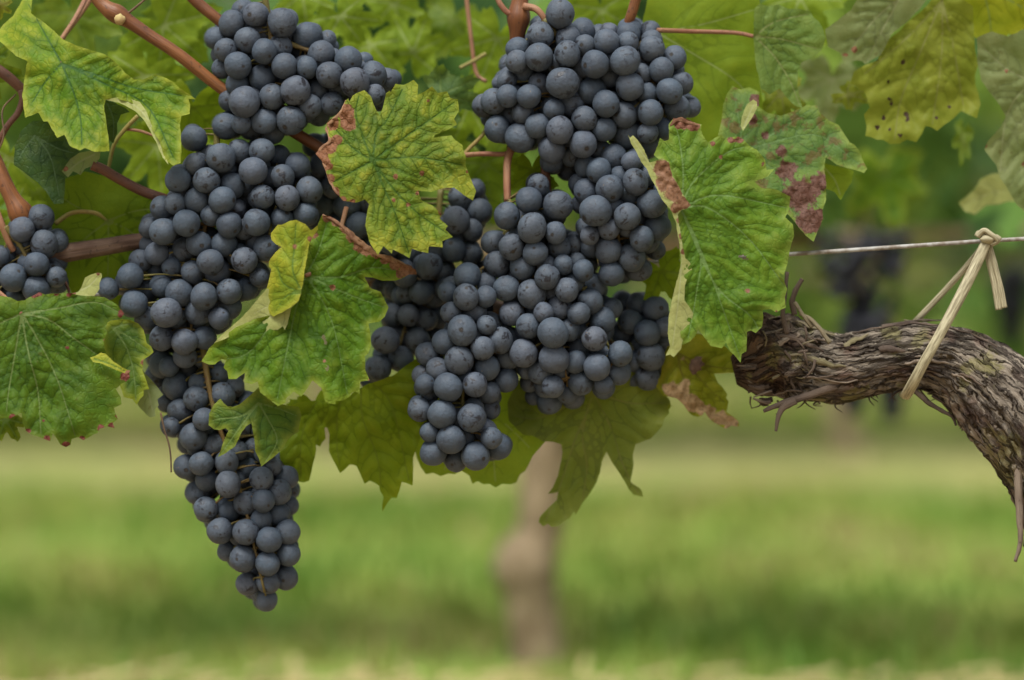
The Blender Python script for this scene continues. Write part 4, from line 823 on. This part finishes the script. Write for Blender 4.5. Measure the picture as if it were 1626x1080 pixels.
shred([(1450, 618, 45), (1475, 640, 40), (1495, 652, 38), (1512, 662, 38), (1518, 676, 38)], 5, 2)
shred([(1480, 628, 45), (1500, 640, 42), (1508, 632, 40)], 3, 1.2)
shred([(1515, 652, 40), (1535, 655, 36), (1560, 672, 34)], 3, 3)
shred([(1624, 690, 0), (1617, 760, -5), (1619, 820, -5), (1620, 862, -3), (1612, 892, 0)], 8, 3, M_strip[0])
shred([(1640, 680, -10), (1634, 760, -8), (1634, 820, -6), (1626, 868, -4)], 6, 2)
shred([(1262, 500, 60), (1258, 478, 58), (1266, 456, 56), (1274, 443, 55)], 5, 4)
shred([(1250, 530, 30), (1243, 500, 35), (1246, 470, 40), (1250, 432, 50)], 5, 3)
shred([(1290, 520, 30), (1275, 500, 32), (1262, 480, 40)], 4, 3, M_strip[2])
shred([(1318, 545, 15), (1300, 520, 20), (1285, 505, 30), (1270, 498, 35)], 4, 3, M_strip[2])
for k in range(26):
    x, y = rs.uniform(1215, 1300), rs.uniform(500, 630); a = rs.uniform(0, 6.28); L = rs.uniform(12, 34); d = 15 + abs(y - 570) * .35 + rs.uniform(-8, 6) + (1290 - x) * .1
    shred([(x, y, d), (x + math.cos(a) * L * .5 + rs.uniform(-5, 5), y + math.sin(a) * L * .5, d - 4), (x + math.cos(a) * L, y + math.sin(a) * L, d)], rs.uniform(1.2, 3), rs.uniform(.8, 1.8), M_strip[rs.choice([0, 1, 1, 2])])
for k in range(26):
    y = rs.uniform(535, 645); x = 1190 + abs(y - 590) * .35 + rs.uniform(0, 22); a = math.pi + (y - 585) / 90 + rs.uniform(-.5, .5); L = rs.uniform(10, 26); d = 60 + abs(y - 590) * .3 - rs.uniform(0, 25)
    shred([(x + 8, y, d), (x, y + 1, d - 3), (x + math.cos(a) * L * .6, y - math.sin(a) * -L * .35, d - 4), (x + math.cos(a) * L, y + math.sin(-a) * -L * .6 + rs.uniform(-3, 6), d)], rs.uniform(2.5, 6), rs.uniform(.8, 1.6), M_strip[rs.choice([0, 1, 1])])
for k in range(30):
    i = rs.randint(20, 330); u = TC[i] + np.array([0, -.004, -TR[i] * 1.02]); q = P(0, 0)
    pts = [Vector(u), Vector(u) + Vector((rs.uniform(-.006, .006), rs.uniform(-.003, .001), -rs.uniform(.002, .005)))]
    pts.append(pts[1] + Vector((rs.uniform(-.005, .005), 0, -rs.uniform(.0, .004))))
    V, F, U = tube_data(pts, [1.8 * PX, 1.2 * PX, .6 * PX], 6, n=8); 
    if k == 0: fr = MB()
    fr.add(V, F, U)
fr.build('bark_fringe', M_strip[1], vine)

def cane(pts, r0, r1, mat, nodes=(), name='cane', seg=14):
    path = [P(x, y, d * PX) for x, y, d in pts]
    Ls = [0]
    for a, b in zip(path, path[1:]): Ls.append(Ls[-1] + (b - a).length)
    tot = Ls[-1]
    def fn(s, th, p):
        k = 1 + .05 * noise.noise(p * 60) + .03 * noise.noise(Vector((math.cos(th) * 4, math.sin(th) * 4, s * 20)))
        for nn in nodes: k += .5 * math.exp(-((s / tot - nn) * tot / .006) ** 2)
        return k
    V, F, U = tube_data(path, np.linspace(r0 * PX, r1 * PX, len(path)), seg, n=len(path) * 22, fn=fn)
    return mesh_obj(name, V, F, mat, vine, uv=U)
c1 = cane([(140, -25, 50), (158, 2, 48), (174, 16, 46), (197, 29, 46), (240, 58, 46), (285, 88, 48), (363, 148, 60), (470, 212, 75), (520, 243, 75), (560, 275, 90)], 11, 9, M_cane, nodes=(.13, .62))
def blob(c, r, mat, parent, name='bud', stretch=(1, 1, 1)):
    q = P(c[0], c[1], c[2] * PX); V = [Vector(v) for v in ico(3)[0]]
    V = [q + Vector((v.x * stretch[0], v.y * stretch[1], v.z * stretch[2])) * r * PX * (1 + .18 * noise.noise(v * 2 + q * 90)) for v in V]
    return mesh_obj(name, V, ico(3)[1], mat, parent, uv=[(0, 0)] * len(V))
bl = blob((190, 31, 32), 9, M_bud, c1, 'bud', (1, .8, 1)); 
stalk(c1, [(197, 26, 44), (215, 12, 40), (236, -6, 40)], 2.2, 1.6, M_tendril, 'tendril')
cane([(290, -20, 70), (318, 8, 70), (350, 34, 72), (400, 75, 90)], 9.5, 9, M_cane)
cane([(-30, 205, 60), (-2, 270, 52), (14, 305, 48), (31, 335, 50), (40, 352, 60)], 12, 14, M_cane, nodes=(.9,))
stalk(vine, [(-6, 335, 40), (2, 355, 34), (15, 387, 40), (22, 398, 45)], 6, 5, M_pet, 'shoot')
cane([(-20, 100, 70), (10, 120, 70), (36, 143, 74), (50, 158, 80)], 9, 8, M_cane_dark)
stalk(vine, [(-10, 238, 60), (12, 200, 60), (28, 180, 62), (36, 158, 66), (34, 145, 70)], 5, 6, M_cane_dark, 'shoot')
stalk(vine, [(-5, 245, 45), (6, 215, 40), (4, 175, 45), (25, 150, 60)], 1.6, 1.4, M_tendril, 'tendril')
cane([(146, 262, 40), (165, 270, 45), (185, 282, 52), (225, 303, 62), (262, 316, 70), (300, 330, 90)], 8.5, 8, M_cane_dark)
def woodfn(s, th, p):
    return 1 + .10 * noise.noise(Vector((math.cos(th) * 3, math.sin(th) * 3, s * 14))) + .07 * noise.noise(Vector((math.cos(th) * 9, math.sin(th) * 9, s * 22)))
wp = [P(x, y, d * PX) for x, y, d in [(-60, 428, 90), (20, 415, 85), (91, 404, 80), (160, 393, 80), (235, 382, 85), (330, 385, 150), (500, 420, 230), (700, 470, 270), (900, 520, 260), (1050, 556, 210), (1115, 585, 125)]]
V, F, U = tube_data(wp, [14 * PX, 14 * PX, 15 * PX, 13.5 * PX, 13 * PX, 13 * PX, 15 * PX, 16 * PX, 18 * PX, 20 * PX, 20 * PX], 40, n=260, fn=woodfn)
mesh_obj('old_cane', V, F, M_wood, vine, uv=U)
cane([(828, -25, 75), (824, 20, 74), (821, 60, 76), (818, 130, 95), (815, 240, 120)], 13.5, 11, M_cane, nodes=(.2,))
stalk(vine, [(786, -12, 70), (794, 6, 66), (806, 20, 66), (818, 22, 68)], 4.5, 5, M_pet, 'shoot')
stalk(vine, [(832, 10, 60), (850, 14, 52), (862, 26, 48), (868, 40, 50)], 6, 5, M_pet, 'shoot')
cane([(1016, -25, 70), (1008, 5, 72), (1000, 30, 76), (985, 70, 95)], 8.5, 8, M_cane)
cane([(868, 180, 95), (866, 250, 85), (868, 300, 85), (880, 380, 110)], 8, 8, M_cane_dark)
stalk(vine, [(740, 247, 62), (770, 244, 66), (798, 245, 68), (812, 240, 70)], 3.5, 4, M_pet, 'shoot')
stalk(vine, [(812, 236, 70), (806, 255, 62), (805, 285, 52), (806, 320, 45)], 6.5, 6, M_pet, 'shoot')
stalk(vine, [(726, 258, 90), (745, 236, 90), (768, 212, 95), (776, 190, 100)], 3.5, 3, M_petg, 'shoot')
stalk(vine, [(740, -10, 220), (748, 60, 215), (756, 115, 210), (772, 130, 205)], 4, 3.4, M_pet, 'shoot')
stalk(vine, [(772, 85, 210), (750, 98, 210), (730, 108, 210)], 3.5, 3, M_petg, 'shoot')
stalk(vine, [(219, 184, 60), (198, 206, 60), (181, 230, 62), (172, 268, 70)], 3.6, 3.2, M_petg, 'shoot')
stalk(vine, [(196, 205, 64), (222, 208, 60), (248, 217, 55)], 2.6, 2.2, M_pet, 'shoot')
stalk(vine, [(150, -10, 150), (122, 30, 140), (100, 60, 120), (85, 92, 80)], 4.8, 4.0, M_pet, 'shoot')
stalk(vine, [(100, 440, 60), (108, 458, 50), (112, 472, 40)], 2.5, 2, M_cane_dark, 'tendril')
tag(mesh_obj('tendril', *tube_data([P(255, 655, 20 * PX), P(261, 682, 18 * PX), P(268, 705, 16 * PX), P(271, 725, 16 * PX), P(272, 750, 16 * PX)], [1.6 * PX, 1.3 * PX], 7, n=30)[:2], M_tendril, org=P(255, 655, 20 * PX)), 'thin dry brown tendril dangling left of the tapering bunch tail', 'tendril')

# ------------------------------------------------------------------ wire and straw tie
wpts = [P(-400, 500, .02), P(150, 467.5, .03), P(245, 463, .04), P(700, 436, .085), P(1130, 411, .06), P(1252, 404, .025), P(1560, 383, .012), P(1630, 379, .01), P(2100, 352, .0)]
V, F, U = tube_data(wpts, [3.4 * PX], 10, n=160)
wo = mesh_obj('trellis_wire', V, F, M_wire, org=P(813, 430, .02), uv=U)
tag(wo, 'taut grey galvanised wire running across behind bunches and above the gnarled branch', 'wire')
tie = empty('straw_tie', P(1568, 378, .01), 'pale straw strip knotted on the wire and looped round the gnarled branch', 'plant tie')
def ribbon(pts, w, th, name, mat=M_straw, n=40):
    path = [P(x, y, d * PX) for x, y, d in pts]
    V, F, U = tube_data(path, [w * PX * .5 * q for q in (1, 1.05, .97, 1.03, 1)], 12, n=n, fn=lambda s, t, p: (1 if abs(math.cos(t)) > .6 else .75) * (1 + .06 * noise.noise(Vector((math.cos(t) * 5, math.sin(t) * 5, s * 30)))))
    return mesh_obj(name, V, F, mat, tie, uv=U)
ribbon([(1566, 384, 22), (1550, 420, 14), (1520, 480, 0), (1490, 535, -10), (1465, 580, -8), (1448, 612, 8), (1438, 628, 45), (1436, 622, 110)], 17, 1, 'front_strand')
ribbon([(1560, 392, 40), (1538, 420, 60), (1500, 462, 80), (1462, 502, 95), (1445, 520, 120)], 10, 1, 'rear_strand')
ribbon([(1566, 388, 30), (1572, 420, 30), (1580, 455, 28), (1586, 492, 26)], 11, 1, 'loose_end')
ribbon([(1570, 388, 28), (1579, 420, 28), (1588, 455, 27), (1595, 489, 26)], 10, 1, 'loose_end')
for c, r_ in (((1558, 372, 22), 8), ((1564, 368, 20), 6), ((1580, 379, 22), 8), ((1568, 380, 16), 9)):
    blob(c, r_, M_straw, tie, 'knot', (1.3, .9, .8))
V, F, U = tube_data([P(1552, 376, 18 * PX), P(1562, 366, 14 * PX), P(1573, 372, 12 * PX), P(1584, 382, 14 * PX), P(1574, 388, 20 * PX)], [4.5 * PX], 9, n=40)
mesh_obj('knot', V, F, M_straw, tie, uv=U)

# ------------------------------------------------------------------ ground
def soil_mat():
    k = NT('vineyard_ground')
    pos = k.n('ShaderNodeNewGeometry').outputs['Position']
    sep = k.n('ShaderNodeSeparateXYZ'); k.set(sep.inputs[0], pos); Y = sep.outputs[1]
    wv = k.math('ADD', Y, k.math('MULTIPLY', k.math('SUBTRACT', k.noise(pos, 1.6, 3), .5), .3))
    soil = k.mix(k.step(k.noise(pos, 9, 5, .65), .35, .65), (.29, .205, .12), (.42, .32, .18))
    soil = k.mix(k.math('MULTIPLY', k.step(k.noise(pos, 30, 3), .5, .65), .5), soil, (.42, .34, .19))
    grass = k.mix(k.step(k.noise(pos, 5, 4, .6), .35, .65), (.15, .235, .045), (.24, .30, .065))
    grass = k.mix(k.math('MULTIPLY', k.step(k.noise(pos, 2.3, 3), .5, .7), .5), grass, (.26, .24, .06))
    acc = None
    for lo, hi, edge in ((.80, 3.0, .16), (4.55, 5.55, .35), (7.6, 8.6, .5), (10.6, 40, .6)):
        m = k.math('MULTIPLY', k.step(wv, lo - edge / 2, lo + edge / 2), k.step(wv, hi - edge / 2, hi + edge / 2, 1, 0))
        acc = m if acc is None else k.math('MAXIMUM', acc, m)
    acc = k.math('MULTIPLY', acc, k.step(k.noise(pos, 7, 4), .15, .38))
    far = k.math('MULTIPLY', k.step(Y, 2.0, 3.0), k.step(k.noise(pos, 3.2, 4), .3, .7, .4, .85))
    acc = k.math('MAXIMUM', acc, far)
    col = k.mix(acc, soil, grass)
    return k.done(k.bsdf(col, .95, .1, k.bump(k.noise(pos, 25, 5, .7), .8, .03)))
M_ground = soil_mat()
gv = []; gf = []
xs = np.concatenate([[-400, -60, -15], np.linspace(-6, 6, 61), [15, 60, 400]]); ys = np.concatenate([[-60, -8], np.linspace(-2, 12, 71), [20, 60, 500]])
for y in ys:
    for x in xs:
        gv.append((x, y, .018 * noise.noise(Vector((x * 1.7, y * 1.7, 0))) + .008 * noise.noise(Vector((x * 6, y * 6, 3))) if abs(x) < 8 and -3 < y < 13 else 0))
nx = len(xs)
for j in range(len(ys) - 1):
    for i in range(nx - 1): gf.append((j * nx + i, j * nx + i + 1, (j + 1) * nx + i + 1, (j + 1) * nx + i))
tag(mesh_obj('ground', gv, gf, M_ground), kind='structure')

# grass
def grass_mat(name, cs):
    k = NT(name); t = k.attr('tone')
    ramp = k.n('ShaderNodeValToRGB'); k.set(ramp.inputs[0], t)
    el = ramp.color_ramp.elements
    while len(el) < len(cs): el.new(.5)
    for i, c in enumerate(cs): el[i].position = i / (len(cs) - 1); el[i].color = (*c, 1)
    sh = k.bsdf(ramp.outputs[0], .6, .2); tr = k.n('ShaderNodeBsdfTranslucent'); k.set(tr.inputs[0], ramp.outputs[0])
    ms = k.n('ShaderNodeMixShader'); ms.inputs[0].default_value = .35
    k.t.links.new(sh, ms.inputs[1]); k.t.links.new(tr.outputs[0], ms.inputs[2]); return k.done(ms.outputs[0])
M_grass = grass_mat('grass_blades', [(.09, .20, .035), (.15, .265, .042), (.21, .30, .05), (.28, .29, .07), (.38, .31, .14)])
def grass(name, n, x0, x1, y0, y1, h0, h1, bias, seed):
    r = random.Random(seed); mb = MB(); c = 0
    while c < n:
        x, y = r.uniform(x0, x1), r.uniform(y0, y1)
        dn = noise.noise(Vector((x * 2.2, y * 2.2, 5))) * .5 + .5
        if r.random() > .25 + dn: continue
        c += 1
        h = r.uniform(h0, h1) * (.5 + dn); a = r.uniform(0, 6.28); le = r.uniform(.1, .7) * h; wd = r.uniform(.0022, .005)
        dx, dy = math.cos(a), math.sin(a); px, py = -dy * wd, dx * wd
        V = [(x - px, y - py, -.01), (x + px, y + py, -.01), (x + dx * le * .35 + px * .8, y + dy * le * .35 + py * .8, h * .6), (x + dx * le * .35 - px * .8, y + dy * le * .35 - py * .8, h * .6), (x + dx * le, y + dy * le, h)]
        t = min(1, max(0, bias + .40 * noise.noise(Vector((x * 1.4, y * 1.4, 9))) + .45 * noise.noise(Vector((x * 5, y * 3, 2))) + r.gauss(0, .13) + (.45 if r.random() < .07 else 0)))
        mb.add(V, [(0, 1, 2, 3), (3, 2, 4)], None, t)
    o = mb.build(name, M_grass); tag(o, 'short green grass growing between the vine rows', 'grass', kind='stuff'); return o
grass('grass', 20000, -2.0, 2.0, 0.80, 3.05, .012, .035, .5, 4)
grass('grass', 9000, -3.2, 3.2, 4.5, 5.6, .03, .07, .62, 5)
grass('grass', 7000, -4.5, 4.5, 7.3, 8.8, .03, .08, .55, 6)
# dry straw litter under the first row behind
def litter():
    r = random.Random(8); mb = MB()
    for i in range(5000):
        x, y = r.uniform(-1.6, 1.6), r.uniform(.36, .86); a = r.uniform(0, 6.28); L = r.uniform(.01, .05); wd = r.uniform(.001, .003); z = .012 + r.uniform(0, .018)
        dx, dy = math.cos(a) * L, math.sin(a) * L; qx, qy = -math.sin(a) * wd, math.cos(a) * wd; dz = r.uniform(-.008, .012)
        mb.add([(x - qx, y - qy, z), (x + qx, y + qy, z + .002), (x + dx + qx, y + dy + qy, z + dz + .002), (x + dx - qx, y + dy - qy, z + dz)], [(0, 1, 2, 3)], None, r.uniform(.75, 1))
    tag(mb.build('straw_litter', grass_mat('dry_straw', [(.26, .18, .08), (.42, .33, .16), (.56, .46, .24)])), 'dry straw litter lying along the foot of the next vine row', 'straw', kind='stuff')
litter()

# ------------------------------------------------------------------ the rows of vines behind
M_fol = grass_mat('row_foliage', [(.022, .06, .018), (.050, .115, .028), (.10, .19, .03), (.17, .26, .032), (.28, .32, .04), (.26, .14, .06)])
M_backbark = mat_simple('row_bark', (.15, .110, .065), (.32, .25, .16), 30, .9, .1, None, .6)
lo_out, _ = vine_outline(random.Random(2)); lo_out = lo_out[::3]
def low_leaf(mb, c, size, rot, tone):
    pts = [Vector((0, 0, 0))] + [Vector((x * size, y * size, -.35 * size * (x * x + y * y) + .25 * size * abs(x))) for x, y in lo_out]
    V = [c + rot @ p for p in pts]; n = len(lo_out)
    mb.add(V, [(0, i + 1, (i + 1) % n + 1) for i in range(n)], None, tone)
def foliage_mesh(seed, n, w_, z0, z1, depth, hole=None):
    r = random.Random(seed); mb = MB(); c = 0
    while c < n:
        x = r.uniform(-w_ / 2, w_ / 2); z = z0 + (z1 - z0) * r.random() ** .9; y = r.gauss(0, depth)
        if noise.noise(Vector((x * 3 + seed, y * 2, z * 4))) < -.18 and z < z0 + .35: continue
        c += 1
        rot = Euler((R(r.gauss(62, 28)), R(r.gauss(0, 25)), R(r.gauss(0, 55)))).to_matrix() @ Euler((0, 0, R(180 + r.gauss(0, 45)))).to_matrix()
        t = min(1, max(0, .40 + .35 * noise.noise(Vector((x * 4, z * 4, seed))) + r.gauss(0, .14)))
        if r.random() < .02: t = 1.0
        low_leaf(mb, Vector((x, y, z)), r.uniform(.045, .085), rot, t)
    return mb
def back_trunk(pts, rads, seed):
    V, F, U = tube_data(pts, rads, 24, n=60, fn=lambda s, t, p: 1 + .18 * noise.noise(p * 18 + Vector((seed, 0, 0))) + .08 * noise.noise(p * 60))
    return V, F, U
def back_vine(label, x, y, seed, trunk=None, n=420, z0=.37, z1=1.35, w_=1.25, group='vines in the rows behind'):
    e = empty('grapevine', (x, y, 0), label, 'grapevine', group)
    r = random.Random(seed)
    pts = trunk or [Vector((x + r.uniform(-.02, .02), y, -.05)), Vector((x + r.uniform(-.03, .03), y, .1)), Vector((x + r.uniform(-.04, .04), y, .24)), Vector((x + .01, y, .38))]
    V, F, U = back_trunk(pts, [.034, .027, .026, .03][:len(pts)] if not trunk else [.030, .024, .031, .022, .024], seed); mesh_obj('trunk', V, F, M_backbark, e, uv=U)
    top = pts[-1]
    V, F, U = back_trunk([top + Vector((-.55, 0, .02)), top + Vector((-.25, .01, .0)), top, top + Vector((.28, -.01, .01)), top + Vector((.55, 0, .02))], [.006, .008, .018, .008, .006], seed + 1); mesh_obj('branch', V, F, M_backbark, e, uv=U)
    mb = foliage_mesh(seed, n, w_, z0, z1, .11); mb.V = [(v[0] + x, v[1] + y, v[2]) for v in mb.V]
    mb.build('foliage', M_fol, e)
    return e
def gz(px, py, d): return P(px, py, d)
R1 = D * .80; tr = [P(852, 1060, R1), P(845, 960, R1), P(838, 890, R1), P(862, 800, R1), P(868, 690, R1)]
tr = [Vector((p.x, R1, p.z)) for p in tr]; tr[0].z = -.04; tr.append(Vector((tr[-1].x + .01, R1, .40)))
tr2 = tr[:1] + tr[1:3] + tr[3:4] + tr[5:]
back_vine('blurred vine with a kinked pale trunk right behind the middle bunches', tr[0].x, R1, 41, trunk=tr2, n=170, z0=.41, z1=.64, w_=1.1)
back_vine('blurred vine right of the kinked trunk, bearing dark bunches', tr[0].x + 1.12, R1, 42, n=300, z0=.335, z1=.66, w_=1.1)
back_vine('blurred vine left of the kinked trunk', tr[0].x - 1.12, R1, 43, n=170, z0=.41, z1=.64, w_=1.1)
R2 = 3.9; x2 = P(1352, 700, R2).x
for i, lab in enumerate(('far left vine of the second row behind', 'vine left of centre in the second row behind', 'second row vine with its trunk visible below the gnarled branch', 'vine at the right end of the second row behind')):
    back_vine(lab, x2 + (i - 2) * 1.1, R2, 50 + i, n=520, z0=.20, w_=1.2)
for i in range(6):
    back_vine('distant vine of the third row behind, seen only as a blur', (i - 2.5) * 1.15, 6.8, 60 + i, n=460, w_=1.3, z0=.18, group='vines in the third row behind')
for i in range(8):
    back_vine('distant vine of the fourth row behind, seen only as a blur', (i - 3.5) * 1.2, 9.7, 70 + i, n=460, w_=1.4, z0=.15, z1=1.5, group='vines in the fourth row behind')
# dark bunches hanging in the rows behind
M_gfar = mat_simple('far_grape_skin', (.008, .009, .014), (.018, .020, .028), 80, .5, .3)
def far_bunch(label, px, py0, py1, wpx, d, seed):
    r = random.Random(seed); top = P(px, py0, d); e = empty('grape_bunch', top, label, 'grape bunch', 'blurred bunches in the rows behind')
    k = 1 + d / D; H = (py1 - py0); mb = MB(); IV2, IF2 = ico(2)
    for i in range(95):
        f = r.random(); hw = wpx / 2 * (1 - .65 * f ** 1.5) * math.sqrt(r.random()); a = r.uniform(0, 6.28)
        c = P(px + hw * math.cos(a), py0 + H * f, d + hw * math.sin(a) * PX * k); rr = r.uniform(.0062, .0075)
        mb.add([c + Vector(v) * rr for v in IV2], IF2)
    o = mb.build('grapes', M_gfar, e); o['kind'] = 'stuff'
    V, F, U = tube_data([top + Vector((0, 0, .04)), top + Vector((.003, 0, 0)), top + Vector((0, 0, -.03))], [.0022], 7, n=12); mesh_obj('stalk', V, F, M_rachis, e, uv=U)
far_bunch('large blurred dark bunch behind the middle of the wire', 1372, 375, 545, 150, .82, 1)
far_bunch('blurred dark bunch behind the right frame edge under the loose straw end', 1605, 430, 540, 50, 1.25, 2)
0 and far_bunch('blurred dark bunch high behind the wire, left of the cream leaf', 1475, 250, 350, 80, .9, 3)
far_bunch('small blurred bunch tip seen under the gnarled branch, left one', 1356, 560, 650, 40, .95, 4)
far_bunch('small blurred bunch tip seen under the gnarled branch, right one', 1415, 560, 660, 36, .95, 5)
